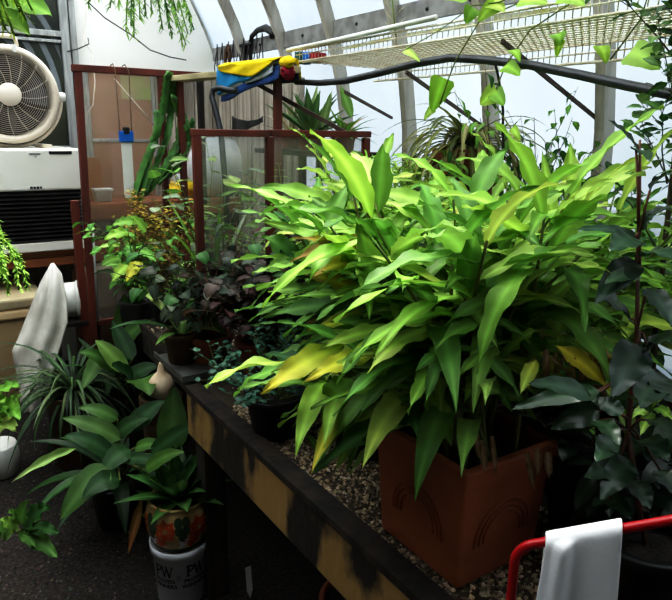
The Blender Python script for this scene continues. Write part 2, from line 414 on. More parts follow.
# end wall: backing, white panel in its arch, siding, boards, window
mb = MB(); pr = arc(0, PI, HR + .03, 32); vs = [V((p.x, YE + .02, p.z)) for p in pr] + [V((-2.13, YE + .02, 0)), V((2.13, YE + .02, 0))]
vs2 = [v + V((0, .06, 0)) for v in vs]; n = len(vs)
mb.add(vs + vs2, [tuple(range(n)), tuple(range(2 * n - 1, n - 1, -1))] + [(i, i + n, (i + 1) % n + n, (i + 1) % n) for i in range(n)])
struct('wall_end', mb, 'greyside')
def arch_panel(name, x0, z0, m, y, th=.012):
    a1 = math.acos(x0 / (HR - .02)); a0 = math.asin((z0 - HC) / (HR - .02)); pts = arc(a0, a1, HR - .02, 16)
    vs = [V((p.x, y, p.z)) for p in pts] + [V((x0, y, z0))]; n = len(vs); vs += [v + V((0, th, 0)) for v in vs]
    return struct(name, MB().add(vs, [tuple(range(n)), tuple(range(2 * n - 1, n - 1, -1))] + [(i, i + n, (i + 1) % n + n, (i + 1) % n) for i in range(n)]), m)
arch_panel('wall_end_panel', 1.02, 1.985, 'whitepanel', YE - .02)
mb = MB(); x = 1.52
while x < 2.06:
    w = U(.055, .085); mb.box((x, YE - .03 - U(0, .012), .02), (x + w - .006, YE, 1.975)); x += w
struct('wall_end_boards', mb, 'greyboard')
mb = MB(); x = -1.2
while x < 1.0:
    mb.box((x, YE - .03, .02), (x + .145, YE, .93)); x += .15
struct('wall_end_siding', mb, 'greyside')
struct('trim_1', MB().box((-1.2, 4.05, .80), (.90, YE - .03, .85)).box((-1.2, 4.07, .85), (.90, YE - .03, .893)), 'brownwood', bevel=.004)
# window above the cooler
w = bpy.data.objects.new('window_1', None); COL.objects.link(w); w.location = (0, YE, 1.5); w['kind'] = 'structure'; ORG['window_1'] = V((0, YE, 1.5))
Yw = YE - .03
MB().box((-1.3, Yw, 1.47), (.93, YE - .005, 3.1)).build('window_pane', 'darkglass', w, False)
fr = MB().box((.935, Yw - .03, 1.42), (.985, YE - .005, 3.15)).box((.99, Yw - .045, 0.9), (1.025, YE - .005, 3.2)).box((-1.3, Yw - .025, 2.135), (.935, YE - .005, 2.17)).box((-1.3, Yw - .02, 2.10), (.935, YE - .005, 2.118)).box((-1.3, Yw - .04, 1.44), (.935, YE - .005, 1.475))
fr.build('window_frame', 'alu', w, False, .003)
MB().box((-1.3, Yw - .07, 1.405), (.95, YE - .005, 1.438)).build('window_sill', 'white', w, False, .004)
# hoop reflections painted as curved grey strips on the panes
mb = MB()
for k in range(8):
    r = .30 + .085 * k; a = [PI * (.02 + .5 * i / 12) for i in range(13)]; o = []
    for q in a: o += [V((.12 + r * math.cos(q) * .95, Yw - .004, 1.72 + r * math.sin(q))), V((.12 + (r + .035) * math.cos(q) * .95, Yw - .004, 1.72 + (r + .035) * math.sin(q)))]
    o = [V((min(p.x, .93), p.y, p.z)) for p in o]
    mb.add(o, [(2 * i, 2 * i + 1, 2 * i + 3, 2 * i + 2) for i in range(12)])
mb.build('hoop_reflections', 'hoopreflection', w, False)
# door-height pane behind the red frame
w2 = bpy.data.objects.new('window_2', None); COL.objects.link(w2); w2.location = (1.3, YE, .9); w2['kind'] = 'structure'; ORG['window_2'] = V((1.3, YE, .9))
MB().box((1.08, YE - .03, .9), (1.5, YE - .005, 1.97)).build('window_pane', 'brownpane', w2, False)
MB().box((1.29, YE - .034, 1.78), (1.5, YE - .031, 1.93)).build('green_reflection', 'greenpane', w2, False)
MB().box((1.035, YE - .05, .85), (1.08, YE - .005, 1.97)).box((1.08, YE - .04, 1.50), (1.5, YE - .005, 1.522)).box((1.49, YE - .04, .85), (1.515, YE - .005, 1.97)).build('window_frame', 'alu', w2, False, .003)

YR_ = .5
# hoops, purlin, side wall, roof
mb_r = None; ribY = [1.44 + .53 * k for k in range(-7, 7)]
for i, y in enumerate(ribY):
    mb = MB(); full = [V((HR - .03, y, .8)), V((HR - .03, y, 1.1))] + [V((p.x, y, p.z)) for p in arc(0, PI, HR - .03, 30)] + [V((-HR + .03, y, 1.1)), V((-HR + .03, y, .8))]
    n = len(full); vs = []; fs = []
    for j, p in enumerate(full):
        t = (full[min(j + 1, n - 1)] - full[max(j - 1, 0)]).normalized(); nr = V((0, 1, 0)).cross(t); q = V((0, 1, 0))
        for a, b in ((-1, -1), (1, -1), (1, -.4), (.45, -.4), (.45, .4), (1, .4), (1, 1), (-1, 1)): vs.append(p + q * (a * .019) + nr * (b * .030))
    for j in range(n - 1):
        for k in range(8): fs.append((j * 8 + k, j * 8 + (k + 1) % 8, (j + 1) * 8 + (k + 1) % 8, (j + 1) * 8 + k))
    mb.add(vs, fs); struct('trim_%d' % (i + 3), mb, 'rib')
struct('trim_2', MB().bar((1.955, -2.2, 2.105), (1.955, 4.58, 2.105), .018, .085), 'rail', bevel=.002)
mb = MB()
for y in [.2 + .26 * i for i in range(17)]: mb.lathe([(.001, .008), (.007, .006), (.009, 0)], (1.946, y, 2.105), 8, V((-1, 0, 0)))
mb.build('rail_bolt', 'darkwire', bpy.data.objects['trim_2'])
def shell(name, a0, a1, m, R=HR + .005, th=.004, y0=-2.6, y1=YE + .02, low=None, n=24):
    pts = arc(a0, a1, R, n)
    if low is not None: pts = [V((math.copysign(R, pts[0].x), 0, low))] + pts if low >= 0 else pts + [V((-R, 0, -low))]
    vs = []; fs = []
    for p in pts: vs += [V((p.x, y0, p.z)), V((p.x, y1, p.z))]
    k = len(pts); o = len(vs)
    for p in pts:
        q = (p - V((0, 0, HC))); q.y = 0; q = V((q.x, 0, q.z)).normalized() * th
        vs += [V((p.x + q.x, y0, p.z + q.z)), V((p.x + q.x, y1, p.z + q.z))]
    for i in range(k - 1):
        a = 2 * i; fs.append((a, a + 1, a + 3, a + 2))
    return struct(name, MB().add(vs[:o], fs), m, None, True)
shell('window_3', 0, math.radians(47), 'side', low=.78)
shell('ceiling', math.radians(47), math.radians(128), 'roof', y0=YR_)
shell('wall_left', math.radians(128), PI, 'shade', low=-.0001)  # opaque dark cover added out of view to keep the lower left dark
shell('ceiling_light_block', math.radians(60), math.radians(128), 'shade', y1=YR_ - .001)  # unseen opaque roof piece added so light comes from ahead
shell('ceiling_clear', math.radians(47), math.radians(60), 'roof', y1=YR_ - .001)
struct('wall_right', MB().box((2.06, -2.6, -.05), (2.2, YE, .8)), 'concrete')
mb = MB(); pr = arc(0, PI, HR, 24); vs = [V((p.x, -2.62, p.z)) for p in pr] + [V((-2.1, -2.62, 0)), V((2.1, -2.62, 0))]
mb.add(vs, [tuple(range(len(vs)))]); struct('wall_back', mb, 'shade')  # dark finish added on this unseen wall to dim light from behind
# algae along the lap of the side sheets
mb = MB()
for a, b in ((1.50, 1.93), (2.01, 2.46), (2.56, 2.98)): mb.bar((1.985, a, 2.02), (1.985, b, 2.02 + U(-.01, .01)), .004, .018)
struct('trim_30', mb, 'algae')
# old boards against the far end of the side wall
mb = MB(); y = 3.42
while y < 4.55:
    w_ = U(.05, .09); mb.box((1.99 - U(0, .012), y, .5), (2.02, y + w_ - .006, 1.93 + U(-.04, .02))); y += w_
struct('wall_right_boards', mb, 'greyboard')

# ================================================================== COOLER AND FAN
t = thing('air_conditioner', (.38, 4.3, .9), 'white boxy air conditioner with black louvres set in the end wall', 'air conditioner')
MB().box((-.05, 4.03, .9), (.86, 4.62, 1.475)).build('casing', 'acwhite', t, False, .008)
MB().box((-.06, 3.985, 1.245), (.865, 4.03, 1.475)).build('front_panel', 'acwhite', t, False, .012)
MB().box((-.06, 3.99, .90), (.865, 4.03, .955)).build('lower_panel', 'acwhite', t, False, .008)
MB().box((-.05, 4.012, .955), (.855, 4.03, 1.245)).build('louvre_backing', 'louver', t, False)
mb = MB()
for k in range(12):
    z = .963 + k * .0238; mb.bar((-.05, 4.0, z + .004), (.855, 4.0, z + .004), .026, .006, V((0, -.6, 1)))
mb.build('louvre_grille', 'black', t, False, label='black horizontal air louvres')
MB().box((.70, 3.982, 1.446), (.82, 3.986, 1.462)).build('display_slot', 'black', t, False)
MB().box((.60, 3.982, 1.445), (.655, 3.986, 1.451)).box((.625, 3.982, 1.43), (.634, 3.986, 1.436)).build('control_mark', 'greyink', t, False)
mb = MB(); x = .585
for wd in (.014, .012, .014, .010): mb.box((x, 3.981, 1.258), (x + wd, 3.986, 1.270)); x += wd + .004
mb.build('maker_mark', 'ink', t, False, .002)
mb = MB(); mb.box((.80, 4.0, 1.40), (.90, 4.4, 1.472)).build('side_vent', 'acwhite', t, False, .012)

fc = V((.548, 4.19, 1.762)); Rf = .256
t = thing('round_fan', (.548, 4.19, 1.476), 'round cream fan with wire grille standing on the air conditioner', 'fan')
ax = V((0, -1, 0))
MB().lathe([(Rf * .86, -.075), (Rf * .99, -.075), (Rf * 1.03, -.05), (Rf * 1.03, .05), (Rf * 1.0, .072), (Rf * .93, .08), (Rf * .88, .072), (Rf * .86, .05), (Rf * .86, -.075)], fc, 48, ax, cap=False).build('housing', 'cream', t)
mb = MB()
for k in range(15):
    r = .072 + k * (Rf * .86 - .072) / 14
    mb.tube([fc + V((r * math.cos(a), -.074 - .006 * math.sin(k / 14 * PI), r * math.sin(a))) for a in [2 * PI * i / 40 for i in range(40)]], .0009, 4, closed=True)
for k in range(16):
    a = 2 * PI * (k + .4) / 16
    mb.tube([fc + V((r * math.cos(a + (r - .06) * 1.6), -.078, r * math.sin(a + (r - .06) * 1.6))) for r in (.06, .1, .15, .2, Rf * .87)], .0012, 4)
mb.build('wire_grille', 'cream', t)
MB().lathe([(.062, 0), (.062, .012), (.055, .02), (.001, .023)], fc + V((0, -.07, 0)), 28, ax).build('hub_cap', 'cream', t)
for k in range(5):
    mb = MB(); a0 = 2 * PI * k / 5; vs = []
    for i in range(7):
        for j in range(6):
            r = .05 + (Rf * .8 - .05) * i / 6; a = a0 + (j / 5 - .5) * (.9 + .25 * i / 6) + i * .05
            vs.append(fc + V((r * math.cos(a), .0 + (j / 5 - .5) * .07, r * math.sin(a))))
    mb.add(vs, [(i * 6 + j, i * 6 + j + 1, i * 6 + j + 7, i * 6 + j + 6) for i in range(6) for j in range(5)])
    mb.build('blade', 'black', t)
MB().lathe([(Rf * .9, 0), (.001, .002)], fc + V((0, .06, 0)), 32, ax).build('rear_guard', 'black', t)
mb = MB(); mb.tube([fc + V((x, -.02, z)) for x, z in ((-.07, .26), (-.065, .298), (-.05, .31), (.05, .31), (.065, .298), (.07, .26))], .011, 8); mb.build('carry_handle', 'cream', t)
MB().add([fc + V(p) for p in ((.035, -.083, .262), (.06, -.083, .262), (.056, -.083, .222), (.04, -.083, .222), (.035, -.07, .262), (.06, -.07, .262), (.056, -.07, .222), (.04, -.07, .222))], [(0, 1, 2, 3), (7, 6, 5, 4), (0, 4, 5, 1), (1, 5, 6, 2), (2, 6, 7, 3), (3, 7, 4, 0)]).build('grille_clip', 'white', t, False)
mb = MB(); mb.lathe([(.026, 0), (.028, .02), (.024, .042), (.001, .046)], fc + V((Rf * 1.02, 0, 0)), 18, V((1, 0, 0))); mb.build('tilt_knob', 'white', t)
MB().tube([fc + V((Rf * 1.1 * math.cos(a), .0, Rf * 1.1 * math.sin(a))) for a in [PI + PI * i / 24 for i in range(25)]], .010, 8).build('stand_hoop', 'cream', t)
for s in (-1, 1): MB().bar(fc + V((s * .15, .12, -.276)), fc + V((s * .17, -.13, -.276)), .035, .022).build('foot', 'cream', t, False, .004)

# ================================================================== THINGS AT THE FAR LEFT
# beige tub with lid
t = thing('storage_tub', (.26, 4.12, 0), 'large beige plastic tub with pale lid on the floor below the cooler', 'tub')
def tub_mb(x0, x1, y0, y1, z0, z1, k):
    a = [(x0 + k, y0 + k, z0), (x1 - k, y0 + k, z0), (x1 - k, y1 - k, z0), (x0 + k, y1 - k, z0), (x0, y0, z1), (x1, y0, z1), (x1, y1, z1), (x0, y1, z1)]
    return MB().add([V(p) for p in a], [(3, 2, 1, 0), (4, 5, 6, 7), (0, 1, 5, 4), (1, 2, 6, 5), (2, 3, 7, 6), (3, 0, 4, 7)])
tub_mb(-.12, .57, 3.9, 4.36, 0, .55, .05).build('tub_body', 'beige', t, False, .02)
tub_mb(-.135, .585, 3.885, 4.375, .55, .60, -.008).build('tub_rim', 'beige', t, False, .012)
tub_mb(-.15, .60, 3.87, 4.39, .60, .67, .025).build('lid', 'beigelid', t, False, .018)

# cloth draped over a stake, and the white box beside it
pk = at(52, 266, 3.35); st_b = V((pk.x, pk.y + .015, 0))
t = thing('wooden_stake', st_b, 'dark stake whose tip props up the draped greyish white cloth', 'stake')
MB().bar(st_b, V((st_b.x, st_b.y, pk.z + .012)), .02, .02).build('shaft', 'darkwood', t, False, .003)
MB().lathe([(.09, 0), (.09, .03), (.02, .05)], st_b, 16).build('base', 'darkwood', t)
def sheet(mb, rows, th=.006):
    n = len(rows); m = len(rows[0]); vs = [p for r in rows for p in r]
    mb.add(vs, [(i * m + j, i * m + j + 1, (i + 1) * m + j + 1, (i + 1) * m + j) for i in range(n - 1) for j in range(m - 1)])
    return mb
rows = []
Lp = [(51, 264), (41, 282), (29, 312), (18, 340), (12, 352), (17, 374), (20, 392), (22, 410)]
Rp = [(54, 263), (62, 274), (67, 300), (68, 322), (62, 342), (55, 366), (49, 388), (45, 408)]
for i in range(22):
    f = i / 21 * 7; k = min(int(f), 6); a = f - k
    lp = (Lp[k][0] * (1 - a) + Lp[k + 1][0] * a, Lp[k][1] * (1 - a) + Lp[k + 1][1] * a)
    rp = (Rp[k][0] * (1 - a) + Rp[k + 1][0] * a, Rp[k][1] * (1 - a) + Rp[k + 1][1] * a)
    row = []
    for j in range(17):
        s = j / 16; q = at(lp[0] * (1 - s) + rp[0] * s, lp[1] * (1 - s) + rp[1] * s, 3.31)
        amp = min(1, i / 5) * .014
        q += (V((.3, 1, 0)) * (amp * math.sin(s * 15 + i * .14) - .045 * math.sin(PI * s) * min(1, i / 4)))
        row.append(q)
    rows.append(row)
o = sheet(MB(), rows).build('draped_cloth', 'cloth', None); s_ = o.modifiers.new('thick', 'SOLIDIFY'); s_.thickness = .005
tag(o, 'greyish white cloth hanging from a stake beside the beige tub', 'cloth')
bx = at(67, 300, 3.62)
t = thing('white_pail', (bx.x, bx.y, 0), 'white plastic pail lying on its side beyond the hanging cloth', 'pail')
ax = V((1, -.25, 0)).normalized()
MB().lathe([(.085, -.13), (.09, -.125), (.098, .02), (.1, .05)], bx, 28, ax).build('pail_body', 'white', t)
MB().lathe([(.1, .05), (.108, .052), (.108, .068), (.1, .074), (.001, .074)], bx, 28, ax).build('lid', 'white', t)
zz = bx.z - .1
t = thing('wooden_stool', (bx.x, bx.y + .02, 0), 'plain dark stool carrying the white pail', 'stool')
MB().box((bx.x - .16, bx.y - .12, zz - .025), (bx.x + .16, bx.y + .16, zz)).build('seat', 'darkwood', t, False, .004)
for sx in (-1, 1):
    for sy in (-1, 1): MB().bar((bx.x + sx * .13, bx.y + .02 + sy * .1, 0), (bx.x + sx * .13, bx.y + .02 + sy * .1, zz - .025), .03, .03).build('leg', 'darkwood', t, False)

# red framed case door near the end wall
Yc = 3.6
t = thing('framed_screen', (1.08, Yc, 0), 'tall red-brown framed screen of dusty film near the end wall', 'screen')
pl = lambda x, y: ony(x, y, Yc)
zt = 1.87
MB().bar((.768, Yc, 0), (.803, Yc, zt), .036, .034, V((0, 1, 0))).build('post', 'redwood', t, False, .003)
MB().bar((1.225, Yc, .5), (1.225, Yc, zt), .03, .035, V((0, 1, 0))).build('post', 'redwood', t, False, .003)
MB().bar((.775, Yc, zt + .012), (1.47, Yc, zt + .012), .045, .034).build('top_rail', 'redwood', t, False, .003)
MB().bar((1.45, Yc, 0), (1.45, Yc, zt), .03, .035, V((0, 1, 0))).build('post', 'darkwood', t, False, .003)
MB().bar((.80, Yc, .55), (1.44, Yc, .55), .03, .03).build('cross_rail', 'redwood', t, False, .003)
MB().bar((.745, Yc + .05, 0), (.745, Yc + .05, 1.22), .04, .04, V((0, 1, 0))).build('side_post', 'redwood', t, False, .003)
MB().box((.80, Yc + .004, .56), (1.215, Yc + .007, zt)).build('film_pane', 'film', t, False)
MB().tube([(.98, Yc - .01, 1.84), (1.23, Yc - .01, 1.55)], .003, 5).build('tie_string', 'string', t)
MB().tube([(.80, Yc - .02, 0.56), (.812, Yc - .02, 1.05)], .006, 6).build('edge_strip', 'alu', t)

# shelf by the end wall and its things
Ys = 4.2
zs = ony(120, 203, Ys).z; zs2 = ony(120, 240, Ys).z
t = thing('wooden_shelf', (1.45, 4.3, 0), 'reddish board shelf standing against the end wall behind the screen', 'shelf')
xa, xb = .93, 1.97
MB().box((xa, Ys, zs - .10), (xb, Ys + .03, zs)).build('front_board', 'cedar', t, False, .004)
MB().box((xa, Ys + .03, zs - .02), (xb, Ys + .36, zs)).build('top_board', 'cedar', t, False, .004)
MB().box((xa, Ys, zs2 - .13), (xb, Ys + .03, zs2 - .0)).build('lower_board', 'cedar', t, False, .004)
MB().box((xa, Ys + .03, zs2 - .02), (xb, Ys + .36, zs2)).build('lower_shelf', 'cedar', t, False, .004)
MB().box((xa, Ys + .34, zs2), (xb, Ys + .36, zs - .02)).build('back_board', 'darkwood', t, False)
for x in (xa + .03, xb - .03):
    for y in (Ys + .05, Ys + .32): MB().bar((x, y, 0), (x, y, zs - .02), .05, .04, V((0, 1, 0))).build('leg', 'darkwood', t, False, .003)
# things on it
p = ony(95, 203, Ys + .2)
t = thing('wooden_paddle', (p.x, p.y, zs), 'round-topped wooden board leaning behind the red screen post', 'board')
mb = MB(); pts = [(-.05, 0), (.05, 0), (.05, .22)] + [(.05 * math.cos(a), .22 + .05 * math.sin(a)) for a in [PI * i / 10 for i in range(1, 10)]] + [(-.05, .22)]
vs = [V((p.x + a, p.y, zs + b)) for a, b in pts]; n = len(vs); vs += [v + V((0, .018, 0)) for v in vs]
mb.add(vs, [tuple(range(n)), tuple(range(2 * n - 1, n - 1, -1))] + [(i, (i + 1) % n, (i + 1) % n + n, i + n) for i in range(n)])
mb.build('board_face', 'brownwood', t, False, .004)
p = ony(103, 200, Ys + .12)
t = thing('plastic_box', (p.x, p.y, zs), 'small cloudy plastic box on the reddish shelf', 'box')
tub_mb(p.x - .055, p.x + .055, p.y - .04, p.y + .04, zs, zs + .07, .008).build('box_body', 'clearbox', t, False, .006)
MB().box((p.x - .06, p.y - .045, zs + .07), (p.x + .06, p.y + .045, zs + .085)).build('lid', 'white', t, False, .004)
p = ony(98, 238, Ys + .12)
def blob(mb, c, rx, ry, rz, amp=.15, seg=20, rings=12, seed=0, fr=3):
    vs = []; fs = []
    from mathutils import noise
    for i in range(rings + 1):
        th = PI * i / rings
        for k in range(seg):
            a = 2 * PI * k / seg; d = V((math.sin(th) * math.cos(a), math.sin(th) * math.sin(a), math.cos(th)))
            s = 1 + amp * noise.noise(d * fr + V((seed, seed * 2, 0))) * 1.8
            vs.append(V(c) + V((d.x * rx, d.y * ry, d.z * rz)) * s)
    for i in range(rings):
        for k in range(seg): fs.append((i * seg + k, (i + 1) * seg + k, (i + 1) * seg + (k + 1) % seg, i * seg + (k + 1) % seg))
    return mb.add(vs, fs)
z = zs2
t = thing('cloth_bag', (p.x, p.y, z), 'dark teal cloth bag slumped on the lower shelf', 'bag')
blob(MB(), (p.x, p.y, z + .055), .12, .08, .062, .3, seed=3).build('bag_body', 'teal', t)
MB().tube([(p.x - .05, p.y - .02, z + .09), (p.x - .02, p.y - .03, z + .14), (p.x + .03, p.y - .03, z + .14), (p.x + .05, p.y - .02, z + .09)], .006, 6).build('strap', 'teal', t)
p = ony(92, 226, Ys + .24)
t = thing('white_cup', (p.x, p.y, z), 'small pale cup behind the teal bag', 'cup')
MB().lathe([(.03, 0), (.034, .02), (.036, .17), (.038, .175), (.033, .175), (.03, .03), (.001, .025)], (p.x, p.y, z), 18).build('cup_body', 'white', t)
MB().lathe([(.039, .175), (.04, .185), (.03, .19), (.001, .19)], (p.x, p.y, z), 18).build('lid', 'cream', t)
p = ony(122, 238, Ys + .12)
t = thing('brown_saucer', (p.x, p.y, z), 'brown clay saucer next to the teal bag', 'saucer')
MB().lathe([(.05, 0), (.065, .004), (.08, .05), (.075, .05), (.06, .012), (.001, .01)], (p.x, p.y, z), 24).build('saucer_body', 'terradark', t)
p = ony(182, 199, Ys + .14)
t = thing('yellow_bag', (p.x, p.y, zs), 'crumpled yellow and clear plastic bag on the reddish shelf', 'bag')
blob(MB(), (p.x, p.y, zs + .062), .088, .07, .066, .22, 28, 16, 5, 5).build('bag_body', 'yellowbag', t)
blob(MB(), (p.x - .005, p.y, zs + .118), .062, .05, .045, .15, 18, 10, 9).build('clear_top', 'clearbox', t)
p = ony(219, 165, Ys + .15)
t = thing('white_sack', (p.x, p.y, zs), 'large rounded white plastic sack behind the glass box', 'sack')
blob(MB(), (p.x, p.y, zs + .2), .235, .15, .21, .05, 30, 20, 2, 2.5).build('sack_body', 'sack', t)
mb = MB(); q = V((p.x, p.y, zs + .4)); mb.lathe([(.03, -.01), (.018, .012), (.04, .05), (.055, .06)], q, 14, None, .12); mb.build('tied_neck', 'sack', t)
p = ony(101, 290, 3.95)
t = thing('plastic_bin', (p.x, p.y, 0), 'dull grey plastic bin upside down below the shelf', 'bin')
tub_mb(p.x - .13, p.x + .10, p.y, p.y + .2, .0, p.z + .13, .0).build('bin_body', 'brownpot', t, False, .03)
tub_mb(p.x - .12, p.x + .11, p.y - .012, p.y + .19, p.z - .14, p.z + .135, .012).build('bin_shell', mat('bin_grey', (126, 118, 100), (104, 96, 80), 5, .6), t, False, .035)

# hung scraper with a blue clip
p = ony(128, 165, 3.5); zt2 = zt + .03
t = thing('white_paddle', (p.x, p.y, ony(128, 198, 3.5).z), 'long white plastic strip hung in a blue clip from the screen', 'strip')
MB().box((p.x - .028, p.y, ony(128, 198, 3.5).z), (p.x + .028, p.y + .006, ony(128, 140, 3.5).z)).build('strip_body', 'white', t, False, .003)
cz = ony(128, 142, 3.5).z
MB().box((p.x - .036, p.y - .01, cz), (p.x + .036, p.y + .014, cz + .055)).build('clip', 'blueclip', t, False, .004, label='bright blue clip')
MB().box((p.x - .013, p.y - .014, cz + .04), (p.x + .016, p.y + .016, cz + .075)).build('clip_jaw', 'black', t, False, .003)
for s in (-1, 1):
    MB().tube([(p.x + s * .03, p.y, cz + .05), (p.x + s * .035, p.y, zt), (p.x + s * .03, p.y + .05, zt + .04), (p.x + s * .03, Yc, zt + .034)], .0025, 5).build('hanging_cord', 'twine', t)

# thin wires strung across the end wall
def wire_thing(name, pts, r, m, label, cat):
    o = MB().tube(pts, r, 5).build(name, m); return tag(o, label, cat)
wire_thing('black_wire', [at(88, 2, 3.9), at(105, 18, 3.95), at(130, 34, 4.1), at(150, 50, 4.25), at(170, 57, 4.4), at(186, 60, 4.5)], .004, 'darkwire', 'thin black wire sagging across the white end panel', 'wire')
wire_thing('white_string', [at(86, 8, 4.1), at(83, 40, 4.1), at(92, 52, 4.08), at(95, 82, 3.9), at(93, 105, 3.9), at(84, 118, 3.9)], .0035, 'string', 'pale string dangling beside the white end panel', 'string')
wire_thing('tie_wire', [ony(66, 52, 4.57), ony(78, 49, 4.5), ony(89, 44, 4.45), ony(88, 38, 4.45)], .004, 'darkwire', 'short dark wire twisted off the window post', 'wire')
wire_thing('fan_pull_string', [at(40, 2, 4.3), at(40, 35, 4.28), at(43, 55, 4.25), at(41, 66, 4.15)], .004, 'string', 'pale string hanging down to the cream fan', 'string')

# ================================================================== BENCH
X0, X1, YB0, YB1, ZB = .70, 2.02, .52, 3.15, .77
t = thing('potting_bench', (1.36, 1.8, 0), 'long low growing bench with peeling wooden front board', 'bench')
MB().box((X0, YB0, .60), (X0 + .028, 1.95, .752)).build('front_board', 'benchwood', t, False, .004, label='front board with peeling tan paint')
MB().box((X0 - .006, YB0, .753), (X0 + .05, 1.95, .775)).build('edge_strip', 'darkwood', t, False, .003)
MB().box((X0 + .03, YB0, .68), (X1, 1.95, .72)).box((.80, 1.951, .68), (X1, YB1, .72)).build('bed_board', 'darkwood', t, False)
MB().box((X0, YB0 - .028, .60), (X1, YB0 - .001, .77)).build('end_board', 'darkwood', t, False, .004)
for x, y in ((X0 + .05, .62), (X0 + .05, 1.88), (.86, 3.05), (X1 - .06, .62), (X1 - .06, 1.9), (X1 - .06, 3.05)):
    MB().bar((x, y, 0), (x, y, .68), .075, .075, V((0, 1, 0))).build('leg', 'darkwood', t, False, .004)
MB().bar((.82, 1.96, .65), (.82, 3.1, .65), .03, .05).build('rear_rail', 'darkwood', t, False)
# dark stuff below: back of the bench closed by old boards
# gravel bed
g = MB(); g.box((X0 + .03, YB0, .721), (X1, 1.95, .757), col=(.06, .045, .03)).box((.80, 1.951, .721), (X1, YB1, .757), col=(.05, .04, .03))
cols = [lin((178, 158, 128)), lin((150, 132, 106)), lin((120, 104, 84)), lin((196, 180, 152)), lin((92, 78, 62))]
for i in range(9000):
    if i < 7600: x = U(.735, 1.15); y = U(.55, 1.75)
    else: x = U(.81, 1.6); y = U(1.7, 3.0)
    r = U(.0035, .0075); k = U(.6, 1.2); c = jit(random.choice(cols), .2)
    rot = Matrix.Rotation(U(0, 6), 3, 'Z') @ Matrix.Rotation(U(-.6, .6), 3, 'X')
    vs = [V((x, y, .757 + r * U(.1, .6))) + rot @ V(q) * r for q in ((1, 0, 0), (.2, k, .1), (-1, .1, 0), (0, -k, 0), (.1, .1, .65), (0, 0, -.6))]
    g.add(vs, [(0, 1, 4), (1, 2, 4), (2, 3, 4), (3, 0, 4), (1, 0, 5), (2, 1, 5), (3, 2, 5), (0, 3, 5)], c)
tag(g.build('bench_gravel', 'grit', None, False), 'bed of small pale gravel filling the growing bench', 'gravel', kind='stuff')
ZG = .762

# grey tray at the far end of the bench
t = thing('metal_tray', (.76, 2.14, .757), 'narrow grey metal tray at the far end of the bench front board', 'tray')
MB().box((.70, 1.97, .779), (.83, 2.26, .786)).build('tray_base', 'greytray', t, False)
MB().box((.695, 1.965, .779), (.70, 2.265, .80)).box((.83, 1.965, .779), (.835, 2.265, .80)).box((.70, 1.965, .779), (.83, 1.97, .80)).build('tray_rim', 'greytray', t, False)
for yy in (1.98, 2.20): MB().box((.80, yy, .757), (.83, yy + .03, .779)).build('batten', 'darkwood', t, False)

# plant label and clay pot under the bench
p = onz(250, 598, 0); p2 = V((p.x, p.y, 0))
t = thing('plant_marker', p2, 'small white plastic plant marker stuck in the floor under the bench', 'marker')
MB().add([p2 + V(q) for q in ((-.011, 0, .03), (.011, 0, .03), (.011, .012, .12), (-.011, .012, .12), (0, -.002, .0))], [(0, 1, 2, 3), (0, 4, 1)]).build('marker_blade', 'white', t, False)
p = onz(356, 604, .17); p = V((p.x, p.y, 0))
t = thing('clay_pot', (p.x, p.y, 0), 'old terracotta pot standing on the floor in the dark under the bench', 'pot')
add_pot(t, p, .11, .2, 'terradark', 'pot_body')

# terracotta planter with its arches
def quadpot(t, c, rz, lx, ly, h, taper, m):
    R3 = Matrix.Rotation(rz, 3, 'Z')
    def ring(kx, ky, z): return [c + R3 @ V((sx * kx / 2, sy * ky / 2, z)) for sx, sy in ((-1, -1), (1, -1), (1, 1), (-1, 1))]
    hr = h * .84
    secs = [ring(lx * taper, ly * taper, 0), ring(lx, ly, hr), ring(lx + .022, ly + .022, hr + .002), ring(lx + .03, ly + .03, h), ring(lx - .01, ly - .01, h), ring(lx - .03, ly - .03, h - .05)]
    vs = [p for s in secs for p in s]; fs = [(3, 2, 1, 0)]
    for i in range(len(secs) - 1):
        for k in range(4): fs.append((i * 4 + k, i * 4 + (k + 1) % 4, (i + 1) * 4 + (k + 1) % 4, (i + 1) * 4 + k))
    fs.append(tuple(20 + k for k in range(4)))
    return MB().add(vs, fs).build('planter', m, t, False, .006)
CP = V((.885, .865, ZG))
t = thing('potted_ginger', CP, 'big square terracotta planter with a lush light green ginger', 'potted plant')
plq = quadpot(t, CP, 0, .235, .262, .262, .90, 'terra')
# raised arches on each face
for face in range(4):
    an = face * PI / 2; R3 = Matrix.Rotation(an, 3, 'Z'); half = (.262 if face % 2 == 0 else .235) / 2 ; dep = (.235 if face % 2 == 0 else .262) / 2
    mb = MB()
    for r in (.050, .062, .074):
        pts = []
        for i in range(15):
            a = -.15 + (PI + .3) * i / 14; z = .092 + r * math.sin(a) ; k = .90 + .10 * z / .22
            pts.append(CP + R3 @ V((dep * k + .0015, r * math.cos(a), z)))
        mb.tube(pts, .0028, 6)
    mb.build('arch_relief', 'terra', plq)
MB().box((CP.x - .105, CP.y - .115, ZG + .19), (CP.x + .105, CP.y + .115, ZG + .215)).build('soil', 'soil', t, False)
lf, st, dry = MB(), MB(), MB()
random.seed(21)
top = CP + V((0, 0, .21)); GC = [G_BRIGHT, G_LIME, G_MID, G_BRIGHT, G_MID]
right = RM @ V((1, 0, 0)); right.z = 0; right.normalize(); fwd = V((math.sin(YAW), math.cos(YAW), 0))
